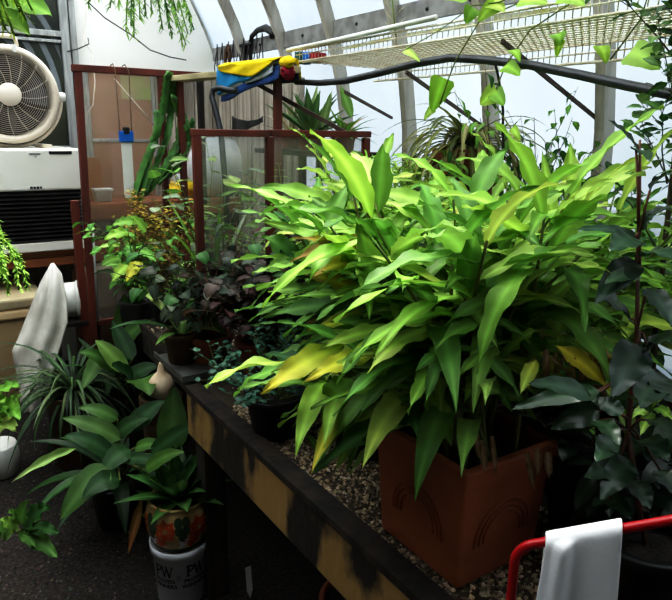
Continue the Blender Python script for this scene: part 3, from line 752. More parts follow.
for i in range(34):
    b = top + V((U(-.095, .095), U(-.105, .105), 0)); a = U(0, 2 * PI)
    ln = U(.05, .5) * (.45 if math.cos(a - math.atan2(-fwd.y, -fwd.x)) > .35 else 1 if math.cos(a - math.atan2(right.y, right.x)) > -.3 else .75)
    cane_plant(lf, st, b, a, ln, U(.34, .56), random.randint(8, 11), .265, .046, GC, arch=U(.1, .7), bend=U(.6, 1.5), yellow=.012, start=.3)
for i in range(5):   # lower canes that lean out over the rim
    b = top + V((U(-.1, .02), U(-.05, .11), 0)); a = math.atan2(-right.y, -right.x) + U(-1.2, .5)
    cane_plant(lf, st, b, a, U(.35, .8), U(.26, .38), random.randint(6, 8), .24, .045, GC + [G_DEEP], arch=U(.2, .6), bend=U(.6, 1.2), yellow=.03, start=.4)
# blades that stand out in the photograph
H = [  # base px, depth, tip px, depth, width, lift, colour, tip colour
    ((452, 330, 1.36), (348, 291, 1.28), .052, .035, G_BRIGHT, None), ((360, 292, 1.42), (305, 275, 1.45), .038, .012, G_YEL, G_TAN),
    ((395, 318, 1.34), (308, 330, 1.3), .040, .016, G_BRIGHT, G_YEL), ((402, 232, 1.42), (352, 226, 1.38), .036, .02, G_BRIGHT, G_LIME),
    ((440, 312, 1.3), (262, 222, 1.6), .055, .06, G_MID, G_BRIGHT), ((365, 238, 1.5), (290, 262, 1.48), .036, .014, G_TAN, G_TAN),
    ((372, 255, 1.46), (310, 278, 1.42), .042, .014, G_YEL, G_TAN), ((362, 248, 1.5), (292, 238, 1.5), .022, .01, G_YEL, G_TAN),
    ((345, 345, 1.3), (260, 395, 1.28), .050, .02, G_LEM, G_YEL), ((375, 355, 1.26), (303, 383, 1.22), .038, .02, G_LEM, G_YEL),
    ((352, 378, 1.25), (321, 422, 1.24), .062, .01, G_MID, G_BRIGHT), ((396, 330, 1.22), (318, 350, 1.18), .034, .02, G_BRIGHT, G_LIME),
    ((412, 322, 1.2), (384, 374, 1.16), .045, .012, G_BRIGHT, G_LIME), ((440, 372, 1.2), (368, 376, 1.18), .052, .012, G_BRIGHT, G_MID),
    ((430, 392, 1.18), (452, 447, 1.15), .042, .006, G_BRIGHT, G_MID), ((488, 352, 1.16), (464, 404, 1.12), .030, .008, G_LIME, G_BRIGHT),
    ((505, 290, 1.2), (460, 328, 1.14), .052, .018, G_BRIGHT, G_LIME), ((545, 310, 1.26), (478, 352, 1.2), .058, .025, G_BRIGHT, G_MID),
    ((398, 404, 1.2), (372, 418, 1.2), .026, .004, G_MID, None), ((500, 226, 1.4), (585, 180, 1.42), .046, .02, G_LIME, G_BRIGHT),
    ((560, 230, 1.42), (636, 158, 1.5), .052, .03, G_LIME, G_BRIGHT), ((572, 210, 1.5), (570, 142, 1.55), .042, .01, G_LIME, G_BRIGHT),
    ((555, 240, 1.44), (542, 150, 1.5), .032, .01, G_LIME, G_BRIGHT), ((520, 262, 1.36), (606, 262, 1.36), .030, .02, G_LIME, G_BRIGHT),
    ((470, 258, 1.34), (440, 235, 1.26), .036, .02, G_BRIGHT, G_LIME), ((455, 270, 1.32), (376, 262, 1.26), .046, .028, G_BRIGHT, G_LIME),
    ((508, 240, 1.36), (488, 286, 1.26), .034, .02, G_BRIGHT, G_PALE), ((430, 300, 1.3), (360, 318, 1.3), .05, .02, G_MID, G_DEEP),
    ((560, 270, 1.32), (590, 330, 1.24), .034, .03, G_BRIGHT, G_MID), ((548, 282, 1.3), (560, 345, 1.26), .024, .004, G_LIME, G_BRIGHT),
    ((500, 360, 1.16), (540, 330, 1.1), .03, .02, G_BRIGHT, G_LIME), ((520, 400, 1.2), (468, 388, 1.12), .04, .015, G_MID, G_BRIGHT),
    ((410, 290, 1.36), (330, 262, 1.36), .05, .03, G_MID, G_BRIGHT), ((385, 315, 1.36), (262, 318, 1.45), .048, .045, G_DEEP, G_MID),
    ((370, 300, 1.42), (268, 292, 1.5), .05, .03, G_MID, G_BRIGHT), ((415, 345, 1.28), (330, 322, 1.3), .046, .03, G_DEEP, G_MID),
    ((476, 210, 1.45), (428, 178, 1.5), .04, .03, G_LIME, G_BRIGHT), ((450, 215, 1.48), (360, 192, 1.55), .045, .03, G_BRIGHT, G_LIME),
    ((520, 330, 1.2), (596, 262, 1.22), .026, .016, G_LIME, G_BRIGHT), ((470, 320, 1.24), (440, 350, 1.16), .03, .012, G_LIME, G_BRIGHT),
    ((535, 350, 1.16), (528, 390, 1.13), .024, .004, G_LIME, G_YEL)]
for b, tt, w, l, c, tp in H:
    dz_ = .20 if c in (G_YEL, G_TAN, G_LEM) else .07
    hero(lf, b[0], b[1], b[2] - dz_ * .6, tt[0], tt[1], tt[2] - dz_, w, l, jit(c, .08), tp)
# yellowed leaves and dry straw low on the right
for b, tt, w, c, tp in (((556, 345, 1.06), (612, 392, 1.02), .03, G_YEL, G_YEL), ((540, 352, 1.06), (560, 385, 1.1), .028, G_LEM, G_YEL), ((600, 352, 1.04), (622, 372, 1.1), .028, G_YEL, G_TAN), ((536, 360, 1.05), (520, 395, 1.02), .024, G_LEM, G_LIME), ((575, 340, 1.10), (606, 385, 1.06), .022, G_YEL, G_TAN)):
    hero(lf, *b, *tt, w, .01, c, tp)
STRAW = lin((176, 146, 110))
for k in range(26):
    x = U(545, 610); y = U(345, 372); hero(dry, x, y, U(1.03, 1.10), x + U(-12, 26), y + U(18, 42), U(1.1, 1.08), U(.006, .014), U(0, .012), jit(STRAW), jit(lin((140, 110, 82))), kind='strap', wave=.3)
for x, y in ((476, 432), (482, 440), (492, 436), (527, 452), (538, 448), (548, 452)):
    hero(dry, x, y, 1.18, x + U(-4, 8), y + U(26, 44), 1.13, U(.009, .016), .0, jit(STRAW), jit(lin((150, 118, 90))), kind='strap', wave=.35)
hero(dry, 524, 338, 1.15, 566, 333, 1.08, .02, .004, lin((206, 188, 150)), lin((226, 210, 180)), wave=.3)
hero(dry, 520, 352, 1.15, 545, 346, 1.1, .025, .004, lin((190, 160, 120)), STRAW, wave=.3)
lf.build('foliage', 'leaf', t); st.build('stems', 'stem', t); dry.build('withered_leaves', 'leaf_dry', t, label='dry straw-coloured leaves hanging at the rim')

# second ginger behind, in a black pot
c = onz(340, 478, ZG); c = V((c.x + .15, c.y + .10, ZG))
t = thing('potted_ginger', c, 'darker ginger in a round black pot, behind and left of the terracotta planter', 'potted plant')
add_pot(t, c, .105, .20, 'black')
lf, st = MB(), MB()
for i in range(26):
    b = c + V((U(-.07, .07), U(-.07, .07), .15)); a = U(0, 2 * PI)
    cane_plant(lf, st, b, a, U(.05, .5) * (.6 if math.cos(a - math.atan2(-right.y, -right.x)) > .2 else 1), U(.36, .58), random.randint(7, 9), .25, .045, [G_MID, G_BRIGHT, G_MID, G_DEEP], arch=U(.2, .8), bend=U(.5, 1.1), yellow=.01)
for b, tt, w, l, cc, tp in (((345, 215, 1.75), (255, 188, 1.8), .05, .05, G_BRIGHT, G_MID), ((352, 225, 1.72), (300, 205, 1.75), .055, .03, G_DEEP, G_MID), ((330, 260, 1.6), (258, 272, 1.65), .045, .03, G_MID, G_BRIGHT), ((300, 268, 1.75), (262, 236, 1.72), .065, .03, G_DEEP, G_MID), ((410, 212, 1.7), (320, 182, 1.75), .05, .03, G_BRIGHT, G_LIME), ((318, 420, 1.4), (290, 430, 1.38), .012, .035, G_MID, G_DEEP), ((326, 470, 1.4), (300, 428, 1.38), .016, .03, G_MID, G_DEEP)):
    hero(lf, *b, *tt, w, l, jit(cc, .08), tp)
lf.build('foliage', 'leaf', t); st.build('stems', 'stem', t)

# third ginger, behind right
c = V((1.30, 1.02, ZG))
t = thing('potted_ginger', c, 'tall bright lime ginger behind right of the planter, against the side sheets', 'potted plant')
add_pot(t, c, .12, .22, 'terradark')
lf, st = MB(), MB()
for i in range(28):
    b = c + V((U(-.08, .08), U(-.08, .08), .2)); a = U(0, 2 * PI)
    cane_plant(lf, st, b, a, U(.1, .75), U(.4, .66), random.randint(8, 11), .27, .044, [G_LIME, G_BRIGHT, G_LIME, G_MID], arch=U(.2, .7), bend=U(.4, 1.0), yellow=.01)
lf.build('foliage', 'leaf', t); st.build('stems', 'stem', t)
# fourth, middle of the bench
c = V((1.25, 1.55, ZG))
t = thing('potted_ginger', c, 'mid-bench clump of ginger between the planter and the glass screen', 'potted plant')
add_pot(t, c, .12, .2, 'black')
lf, st = MB(), MB()
for i in range(34):
    b = c + V((U(-.08, .08), U(-.08, .08), .18)); a = U(0, 2 * PI)
    cane_plant(lf, st, b, a, U(.1, .7), U(.42, .66), random.randint(9, 12), .18, .036, [G_BRIGHT, G_LIME, G_MID], arch=U(.2, .8), bend=U(.5, 1.1), yellow=.01)
lf.build('foliage', 'leaf', t); st.build('stems', 'stem', t)

# ---------------------------------------------------------------- glass growing box on the bench
Yg = 2.3; xl, xm, xr = .905, 1.2, 1.66; zt_ = 1.585
t = thing('glass_screen', (1.3, Yg, ZG), 'red-framed screen of two dusty glass panes standing on the bench', 'screen')
for x, z0 in ((xl, ZG), (xm, ZG), (xr, ZG)):
    MB().bar((x, Yg, z0), (x, Yg, zt_ - .013), .03, .028, V((0, 1, 0))).build('post', 'redwood', t, False, .003)
for x in (xl, xm, xr): MB().box((x - .02, Yg - .05, ZG - .004), (x + .02, Yg + .05, ZG + .016)).build('foot', 'redwood', t, False, .003)
MB().bar((xl - .018, Yg, zt_), (xm - .004, Yg, zt_), .03, .026).build('top_rail', 'redwood', t, False, .003)
MB().bar((xm + .004, Yg, zt_ + .002), (xr + .018, Yg, zt_ + .002), .03, .026).build('top_rail', 'redwood', t, False, .003)
MB().box((xl + .015, Yg, ZG + .05), (xm - .016, Yg + .004, zt_ - .014)).build('pane', 'pane', t, False)
MB().box((xm + .016, Yg, ZG + .05), (xr - .016, Yg + .004, zt_ - .014)).build('pane', 'pane', t, False)

# plants inside and around it
c = V((1.05, 2.52, ZG))
t = thing('potted_arrowhead', c, 'tall arrow-leaved plant standing behind the left glass pane', 'potted plant')
add_pot(t, c, .08, .15, 'terra')
lf, st = MB(), MB(); branch_plant(lf, st, c + V((0, 0, .13)), 9, .62, .35, 7, .075, .05, [G_PALE, G_MID, G_GREY], 'heart', sub=1)
rosette(lf, c + V((0, 0, .13)), 9, .5, .02, .9, 1.35, .5, [G_GREY, G_MID], 'strap')
lf.build('foliage', 'leaf', t); st.build('stems', 'stem', t)
c = V((1.42, 2.55, ZG))
t = thing('potted_fern', c, 'feathery pale green fern behind the right glass pane', 'potted fern')
add_pot(t, c, .1, .16, 'black')
lf = MB()
for i in range(22): frond(lf, c + V((0, 0, .14)), polar(U(0, 2 * PI), U(.75, 1.4)), U(.5, .78), .09, U(.5, 1.1), random.choice((G_BRIGHT, G_FOX, G_PALE)), 16, .012)
lf.build('fronds', 'leaf', t)
c = V((1.62, 2.05, ZG))
t = thing('potted_papyrus', c, 'grassy lime papyrus clump at the far side of the bench', 'potted plant')
add_pot(t, c, .11, .2, 'black')
lf, st = MB(), MB()
for i in range(26):
    a = U(0, 2 * PI); d = polar(a, U(1.1, 1.5)); b = c + V((U(-.06, .06), U(-.06, .06), .18)); e = b + d * U(.34, .56); st.tube([b, e], .002, 4, G_BRIGHT)
    rosette(lf, e, 12, .14, .011, -.1, 1.0, .9, [G_LIME, G_BRIGHT, G_FOX], 'strap', seg=5)
lf.build('foliage', 'leaf', t); st.build('stems', 'stem', t)

# dark begonia on the left edge of the bench
c = onz(250, 375, ZG); c = V((c.x + .06, c.y, ZG))
t = thing('potted_begonia', c, 'dusky maroon-leaved begonia on the bench in front of the glass screen', 'potted plant')
add_pot(t, c, .1, .13, 'terradark')
lf, st = MB(), MB()
branch_plant(lf, st, c + V((0, 0, .12)), 26, .34, 1.1, 11, .062, .046, [G_BEG, lin((72, 58, 40)), lin((60, 36, 34)), lin((46, 60, 40)), G_BEG], 'ovate', bend=.9, sub=2, pet=.03, scol=lin((92, 44, 40)), el=(-.3, .5))
lf.build('foliage', 'leaf', t); st.build('stems', 'stemred', t)
c = onz(226, 345, ZG + .1); c = V((.86, 2.12, ZG))
t = thing('potted_star_begonia', c, 'grey-green star-leaved begonia with red stalks against the glass screen', 'potted plant')
add_pot(t, c, .08, .12, 'terradark')
lf, st = MB(), MB()
branch_plant(lf, st, c + V((0, 0, .1)), 14, .36, .7, 7, .065, .045, [lin((60, 72, 52)), lin((48, 58, 44)), G_DEEP, lin((74, 86, 64))], 'ovate', bend=1.0, sub=1, pet=.05, scol=lin((150, 82, 54)), el=(-.2, .4), az=(PI * .7, PI * 1.9))
lf.build('foliage', 'leaf', t); st.build('stems', 'stemred', t)
# small teal creeper + black pot below it
c = onz(264, 446, ZG); c = V((c.x + .07, c.y + .06, ZG))
t = thing('potted_creeper', c, 'low blue-green fine-leaved creeper in a wide black pot near the bench front', 'potted plant')
add_pot(t, c, .085, .12, 'black')
lf, st = MB(), MB()
branch_plant(lf, st, c + V((0, 0, .1)), 22, .24, 1.25, 12, .022, .016, [lin((44, 92, 72)), lin((36, 78, 58)), lin((58, 104, 80))], 'ovate', sub=3, pet=.004, rs=.002)
lf.build('foliage', 'leaf', t); st.build('stems', 'stem', t)
c = onz(292, 430, ZG); c = V((1.02, 1.78, ZG))
t = thing('potted_maroon_plant', c, 'deep maroon leafy plant in the shadow behind the creeper', 'potted plant')
add_pot(t, c, .09, .14, 'black')
lf, st = MB(), MB()
branch_plant(lf, st, c + V((0, 0, .12)), 22, .36, 1.0, 11, .06, .042, [G_BEG, lin((48, 40, 32)), lin((70, 40, 36)), lin((40, 56, 36))], 'ovate', bend=.8, sub=2, pet=.03, scol=lin((92, 44, 40)))
lf.build('foliage', 'leaf', t); st.build('stems', 'stemred', t)

# spider plant on a tall pot, agave, red-tipped succulent near the side wall
c = V((1.76, 1.8, ZG))
t = thing('potted_spider_plant', c, 'tan-striped spider plant with arching straps high against the side sheets', 'potted plant')
add_pot(t, c, .12, .78, 'terradark', taper=.85)
lf = MB(); rosette(lf, c + V((0, 0, .78)), 110, .36, .02, .2, 1.4, 2.3, [lin((150, 150, 84)), lin((120, 122, 66)), lin((176, 166, 108)), lin((96, 104, 54))], 'strap', seg=10, jl=.3)
lf.build('foliage', 'leaf', t)
# shelf board that lifts the spiky plants
zc = 1.50
t = thing('side_bracket_shelf', (1.8, 2.9, ZG), 'narrow board shelf on posts behind the glass screen', 'shelf')
MB().box((1.66, 2.55, zc - .025), (1.98, 3.36, zc)).build('shelf_board', 'darkwood', t, False, .004)
for x in (1.69, 1.94):
    for y in (2.88, 3.12): MB().bar((x, y, .757), (x, y, zc - .025), .03, .03, V((0, 1, 0))).build('leg', 'darkwood', t, False)
c = V((1.78, 2.95, zc))
t = thing('potted_agave', c, 'green sword-leaved agave on the shelf below the coloured cloths', 'potted plant')
add_pot(t, c, .075, .09, 'terradark')
lf = MB(); rosette(lf, c + V((0, 0, .07)), 20, .27, .05, .35, 1.35, .2, [lin((96, 128, 76)), lin((120, 146, 92)), lin((70, 104, 60))], 'lance', fold=.5)
lf.build('foliage', 'leaf', t)
c = V((1.80, 2.68, zc))
t = thing('potted_bromeliad', c, 'bronze-tipped bromeliad with a broad upright leaf beside the agave', 'potted plant')
add_pot(t, c, .06, .08, 'terradark')
lf = MB(); rosette(lf, c + V((0, 0, .07)), 26, .17, .03, .1, 1.3, .7, [lin((150, 120, 70)), lin((110, 136, 66)), lin((128, 92, 62)), G_MID], 'lance')
hero(lf, 352, 118, 3.0, 340, 84, 3.0, .05, 0, lin((120, 160, 80)), None); hero(lf, 322, 128, 3.05, 332, 90, 3.0, .04, 0, lin((132, 160, 100)), None)
lf.build('foliage', 'leaf', t)
c = V((1.82, 3.22, zc))
t = thing('potted_yucca', c, 'thin grey-leaved yucca at the far end of the board shelf', 'potted plant')
add_pot(t, c, .06, .08, 'terradark')
lf = MB(); rosette(lf, c + V((0, 0, .07)), 24, .26, .014, .3, 1.4, .25, [lin((150, 140, 110)), lin((110, 122, 84)), lin((170, 158, 124))], 'strap')
lf.build('foliage', 'leaf', t)

# ficus bushes by the posts
c = V((1.78, 1.52, ZG))
t = thing('potted_weeping_fig', c, 'small drooping-leaved fig tree beside the second side post', 'potted tree')
add_pot(t, c, .11, .2, 'black')
lf, st = MB(), MB(); branch_plant(lf, st, c + V((0, 0, .18)), 11, .72, .32, 12, .05, .02, [G_MID, lin((110, 150, 64)), G_DEEP], 'lance', bend=1.4, sub=3, el=(-.6, .5), pet=.012)
lf.build('foliage', 'leaf', t); st.build('stems', 'twig', t)
c = V((1.45, .80, ZG))
t = thing('potted_small_leaf_fig', c, 'tall fine-twigged tree with small oval leaves reaching the wire rack', 'potted tree')
add_pot(t, c, .1, .2, 'terradark')
lf, st = MB(), MB(); CF = [lin((96, 132, 70)), lin((64, 104, 50)), lin((126, 156, 96)), lin((52, 86, 44))]
tr = [c + V((0, 0, .18)), V((1.44, .81, 1.2)), V((1.40, .80, 1.55)), V((1.36, .79, 1.85)), V((1.30, .78, 2.1)), V((1.27, .78, 2.25))]
st.tube(tr, [.009, .008, .006, .005, .003, .002], 6)
for z0, k in ((1.35, 4), (1.5, 4), (1.62, 5), (1.74, 5), (1.86, 5), (2.0, 4), (2.1, 4)):
    i = max(j for j in range(len(tr) - 1) if tr[j].z <= z0); f = (z0 - tr[i].z) / (tr[i + 1].z - tr[i].z); q = tr[i].lerp(tr[i + 1], f)
    branch_plant(lf, st, q, k, .24, 1.0, 9, .046, .024, CF, 'ovate', rs=.0022, sub=3, el=(-.3, .9), pet=.006, scol=lin((90, 80, 60)))
lf.build('foliage', 'leaf', t); st.build('trunk', 'twig', t)

# dark leathery climber at the right front
c = V((1.07, .56, ZG))
t = thing('potted_rubber_plant', c, 'dark bluish leathery-leaved plant at the right in front of the ginger', 'potted plant')
add_pot(t, c, .085, .12, 'black')
lf, st = MB(), MB(); DK = [lin((32, 60, 34)), lin((42, 72, 44)), lin((26, 48, 28)), lin((52, 80, 54))]
top_ = at(640, 140, 1.07); mid_ = at(637, 330, 1.07); low_ = c + V((0, 0, .1))
st.tube([low_, at(628, 430, 1.06), mid_, at(638, 240, 1.07), top_], [.005, .005, .004, .003, .002], 6)
HD = [((640, 152, 1.07), (608, 120, 1.01), .028, .01), ((636, 150, 1.07), (650, 162, 0.99), .03, .012), ((638, 236, 1.07), (574, 230, 0.97), .022, .012), ((640, 228, 1.07), (672, 208, 1.01), .04, .014), ((636, 238, 1.05), (610, 252, 0.95), .045, .012), ((636, 262, 1.05), (595, 304, 0.93), .046, .014),
      ((640, 255, 1.05), (676, 262, 0.97), .045, .02), ((640, 275, 1.05), (604, 284, 0.94), .03, .012), ((650, 190, 1.05), (676, 175, 0.99), .035, .02), ((648, 288, 1.04), (676, 330, 0.97), .04, .012), ((630, 320, 1.05), (598, 300, 0.95), .05, .02),
      ((640, 345, 1.03), (612, 398, 0.95), .06, .012), ((648, 350, 1.03), (676, 345, 0.97), .06, .02), ((655, 370, 1.03), (640, 408, 0.94), .065, .01), ((660, 380, 1.01), (680, 410, 0.95), .06, .012), ((600, 392, 0.95), (510, 410, 0.98), .030, .012),
      ((590, 396, 0.95), (528, 384, 0.89), .034, .012), ((600, 412, 0.95), (550, 430, 0.98), .04, .012), ((596, 420, 0.95), (620, 446, 0.89), .034, .012), ((622, 415, 0.94), (590, 400, 0.97), .03, .01), ((612, 440, 0.95), (596, 462, 0.89), .034, .01), ((630, 460, 1.04), (600, 500, 0.99), .045, .01),
      ((640, 440, 1.04), (668, 462, 0.97), .05, .02), ((650, 420, 1.04), (676, 440, 0.97), .04, .012), ((632, 480, 1.04), (650, 510, 0.99), .04, .008), ((620, 470, 1.05), (585, 478, 0.99), .04, .012), ((610, 500, 1.05), (632, 520, 1.01), .03, .01), ((660, 470, 1.04), (682, 500, 0.99), .045, .01)]
for b, tt, w, l in HD:
    bb = at(*b); s0 = min((at(628, 430, 1.06), mid_, at(638, 240, 1.07), at(632, 380, 1.06)), key=lambda q: (q - bb).length)
    if (s0 - bb).length > .02: st.tube([s0, (s0 + bb) / 2 + V((0, 0, .01)), bb], .0022, 5)
    hero(lf, *b, *tt, w * 1.0, l, jit(random.choice(DK)), None, V((-.35, -.55, .8)), 'ovate', .16, .06)
for i in range(22):
    leaf(lf, at(U(600, 680), U(390, 520), U(1.2, 1.32)), polar(U(0, 2 * PI), U(-.2, .6)), U(.09, .13), U(.04, .05), U(.3, 1), jit(random.choice(DK)), None, 'ovate', .14, .05)
for b, tt in (((650, 410, 1.14), (632, 418, 1.08)), ((652, 412, 1.14), (640, 436, 1.08)), ((654, 408, 1.14), (672, 420, 1.08)), ((652, 408, 1.14), (668, 398, 1.08))):
    hero(lf, *b, *tt, .022, .01, jit(G_BRIGHT), G_LIME)
lf.build('foliage', 'leaf_gloss', t); st.build('stems', 'stemred', t)
c = V((1.12, .74, ZG))
t = thing('potted_shade_shrub', c, 'low very dark leafy shrub beside the right wall of the terracotta planter', 'potted plant')
add_pot(t, c, .07, .12, 'black')
lf, st = MB(), MB(); branch_plant(lf, st, c + V((0, 0, .1)), 18, .26, 1.2, 9, .075, .04, [lin((26, 44, 26)), lin((34, 54, 32)), lin((22, 34, 24))], 'ovate', bend=.9, sub=2, pet=.02, el=(-.5, .5))
lf.build('foliage', 'leaf_gloss', t); st.build('stems', 'twig', t)
# filler greens in shadow behind it and at the far right of the bench
c = V((1.52, .70, ZG)); c = V((1.62, 1.1, ZG))
t = thing('potted_philodendron', c, 'shaded mid-green philodendron at the right end of the bench', 'potted plant')
add_pot(t, c, .11, .18, 'black')
lf, st = MB(), MB(); branch_plant(lf, st, c + V((0, 0, .16)), 16, .5, .9, 8, .11, .06, [G_DEEP, G_MID, G_BRIGHT], 'ovate', bend=.9, sub=2, pet=.03)
lf.build('foliage', 'leaf', t); st.build('stems', 'stem', t)

# ================================================================== OVERHEAD RACK, HOSE, PLANK, CLOTHS
XF, XB, ZR, YR0, YR1 = 1.5, 1.93, 1.89, -.3, 2.62
t = thing('wire_rack', (1.72, 1.2, ZR), 'long cream wire rack hung overhead along the side sheets', 'rack')
mb = MB()
for i in range(int((YR1 - YR0) / .026)):
    y = YR0 + .026 * i; mb.tube([(XF, y, ZR + .05), (XF, y, ZR), (XB, y, ZR), (XB, y, ZR - .06)], .0022, 4)
mb.build('cross_wires', 'wire', t)
mb = MB()
for x, z, r in ((XF, ZR - .003, .0045), (XF, ZR + .045, .004), *[(XF + .0358 * k, ZR - .003, .0024) for k in range(1, 12)], (XB, ZR - .003, .004), (XB, ZR - .03, .003), (XB, ZR - .06, .005), (XF, ZR + .025, .0025)):
    mb.tube([(x, YR0, z), (x, YR1, z)], r, 6)
mb.build('long_wires', 'wire', t)
MB().tube([(XF - .012, YR1 + .05, ZR + .048), (XF - .012, 2.2, ZR + .055), (XF - .01, 1.7, ZR + .066)], .009, 10).build('front_pipe', 'white', t)
for a, b in ((onx(406, 72, XF + .02), onx(482, 126, 2.04)), (onx(502, 41, XF + .02), onx(596, 118, 2.04)), (onx(345, 92, XF + .1), onx(392, 118, 2.04))):
    MB().bar(a, b, .009, .012).build('brace', 'rust', t, False, label='rusty diagonal brace')
o = MB().tube([onx(296, 82, XF - .02), onx(320, 83, XF - .02), onx(345, 81, XF - .02), onx(380, 73, XF - .02), onx(415, 64, XF - .02), onx(450, 58, XF - .02), onx(485, 60, XF - .02), onx(530, 65, XF - .03), onx(580, 75, XF - .04), onx(625, 85, XF - .06), onx(690, 98, XF - .08), onx(760, 108, XF - .1)], .0125, 10).build('watering_hose', 'hose')
tag(o, 'thick black hose slung under the cream wire rack', 'hose')
o = MB().tube([onx(495, 62, 1.56), onx(499, 80, 1.6), onx(503, 110, 1.62), onx(503, 135, 1.62), onx(504, 160, 1.62)], .0045, 6).build('drip_tube', 'black')
tag(o, 'thin black drip tube hanging from the hose into the plants', 'tube')
p = onx(306, 70, 1.58)
for i, (px, m, lab) in enumerate(((302, 'teal', 'dark teal packet'), (310, 'blueclip', 'bright blue packet'), (317, 'crimson', 'dark red packet'))):
    q = onx(px, 66, 1.58); z0 = ZR
    o = MB().box((q.x - .03, q.y - .02, z0), (q.x + .04, q.y + .02, z0 + .05 - .006 * i), .3).build('seed_packet', m, None, False, .003)
    tag(o, lab + ' lying in the far end of the wire rack', 'packet')

# plank with post
pA, pB = at(176, 80, 3.45), at(292, 68, 2.75)
t = thing('wooden_plank', (pA + pB) / 2, 'sun-bleached wooden plank beyond the end of the wire rack, cloths over it', 'plank')
zp = (pA.z + pB.z) / 2; pA.z = pB.z = zp
MB().bar(pA, pB, .10, .028).build('board', 'plank', t, False, .003)
q = pB.lerp(pA, .10)
MB().bar((q.x + .02, q.y + .04, ZG - .005), (q.x + .02, q.y + .04, zp - .014), .03, .03, V((0, 1, 0))).build('post', 'redwood', t, False)
q2 = pA.lerp(pB, .04)
MB().bar((q2.x, q2.y, 0), (q2.x, q2.y, zp - .014), .03, .03, V((0, 1, 0))).build('post', 'redwood', t, False)
MB().bar(pB.lerp(pA, .35) - V((0, 0, .02)), at(345, 132, 2.9), .014, .018).build('brace', 'rust', t, False)
o = MB().tube([at(236, 91, 2.86), at(228, 90, 2.88), at(220, 88, 2.9), at(213, 90, 2.92), at(212, 97, 2.92), at(217, 116, 2.92), at(221, 133, 2.92), at(225, 180, 2.92), at(227, 230, 2.92)], .0135, 10).build('black_pipe', 'hose')
tag(o, 'black elbow pipe dropping from under the plank behind the glass screen', 'pipe')

# cloths folded over the plank
dirp = (pB - pA).normalized(); outp = dirp.cross(V((0, 0, 1))).normalized()
if (outp - CAM).length > (-outp - CAM).length: pass
if outp.dot(CAM - pA) < 0: outp = -outp
def over_cloth(name, px0, px1, drop0, drop1, off, m, label, back=.05, dfront=.058, wav=.004, tiltl=0):
    rows = []; na = 15
    for i in range(na):
        f = i / (na - 1); px = px0 + (px1 - px0) * f
        tpos = pA + dirp * ((pB - pA).length * (px - 164) / 116)
        dr = drop0 + (drop1 - drop0) * f + .006 * math.sin(f * 9 + off * 60) - .02 * math.sin(PI * f) * tiltl
        row = []
        top_z = .016 + off
        for s, h in ((-.05 - off * .5, -back), (-.05 - off * .5, -.01), (-.045, top_z), (0, top_z + .004), (dfront - .01, top_z), (dfront + off * .8, top_z - .014)):
            row.append(tpos + outp * s + V((0, 0, h)))
        for k in range(1, 7):
            row.append(tpos + outp * (dfront + off * .8 + .002 * math.sin(f * 11 + k) + wav * math.sin(f * 17 + k * .4)) + V((0, 0, top_z - .014 - (dr - .014) * k / 6)))
        rows.append(row)
    o = sheet(MB(), rows).build(name, m); s_ = o.modifiers.new('thick', 'SOLIDIFY'); s_.thickness = .004
    return tag(o, label, 'cloth')
over_cloth('folded_cloth', 226, 278, .145, .055, .002, 'navy', 'dark blue cloth lowest in the stack folded over the plank')
over_cloth('folded_cloth', 224, 274, .128, .045, .012, 'greycloth', 'pale grey edged cloth between the blue cloths on the plank')
over_cloth('folded_cloth', 225, 270, .128, .04, .020, 'blue', 'sky blue cloth folded over the plank under the yellow one')
over_cloth('folded_cloth', 228, 278, .03, .02, .030, 'yellow', 'bright yellow cloth on top of the stack over the plank', tiltl=-2.3)
q = at(288, 72, 2.72)
o = blob(MB(), q, .03, .025, .03, .35, 18, 12, 4, 4).build('crumpled_rag', 'crimson'); tag(o, 'crumpled dark red rag tucked beside the yellow cloth', 'rag')
q = at(287, 62, 2.70)
t = thing('yellow_nozzle', q, 'yellow plastic knob on the white pipe end by the cloths', 'nozzle')
ax = (V((XF - .012, 1.75, ZR + .055)) - V((XF - .012, YR1 + .05, ZR + .048))).normalized()
MB().lathe([(.012, -.05), (.018, -.04), (.018, -.01), (.024, 0), (.024, .02), (.014, .03), (.011, .06)], q, 14, ax).build('nozzle_body', 'yellow', t)

# things hung on the far rail
for i in range(9):
    y = 4.45 - .085 * i - U(0, .02); h = U(.07, .12); w_ = U(.025, .04); x = 1.93
    o = MB().tube([(x, y, 2.0), (x - .004, y, 2.08), (x + .002, y + w_ * .3, 2.16), (x + .006, y + w_ * .6, 2.165), (x + .008, y + w_, 2.12), (x - .012, y + w_, 2.02), (x - .016, y + w_ * .6, 1.97)], .0035, 5).build('wire_hanger', 'darkwire')
    tag(o, 'small dark wire hook hung over the far end of the grey rail', 'hook', 'wire hooks on the far rail')
for i, (px, py, lab) in enumerate(((205, 59, 'brown twine hank hung on the rail nearer the white end panel'), (229, 54, 'larger brown twine hank hung on the rail beside the black hook'))):
    c = onx(px, py, 1.925); mb = MB()
    for k in range(9):
        a0 = U(0, 6); rx, rz = U(.025, .045), U(.05, .085)
        mb.tube([c + V((U(-.008, .008) - .012, rx * math.cos(a + a0 * .1), rz * math.sin(a) - .02)) for a in [2 * PI * j / 16 for j in range(16)]], .004, 5, closed=True)
    tag(mb.build('twine_hank', 'twine'), lab, 'twine')
o = MB().tube([onx(251, 62, 1.93), onx(250, 44, 1.93), onx(252, 36, 1.93), onx(258, 30, 1.92), onx(266, 28, 1.91), onx(272, 32, 1.9), onx(273, 38, 1.9)], [.012, .012, .014, .016, .022, .022, .018], 10).build('black_crook', 'black')
tag(o, 'black curved crook standing up from the grey rail', 'crook')
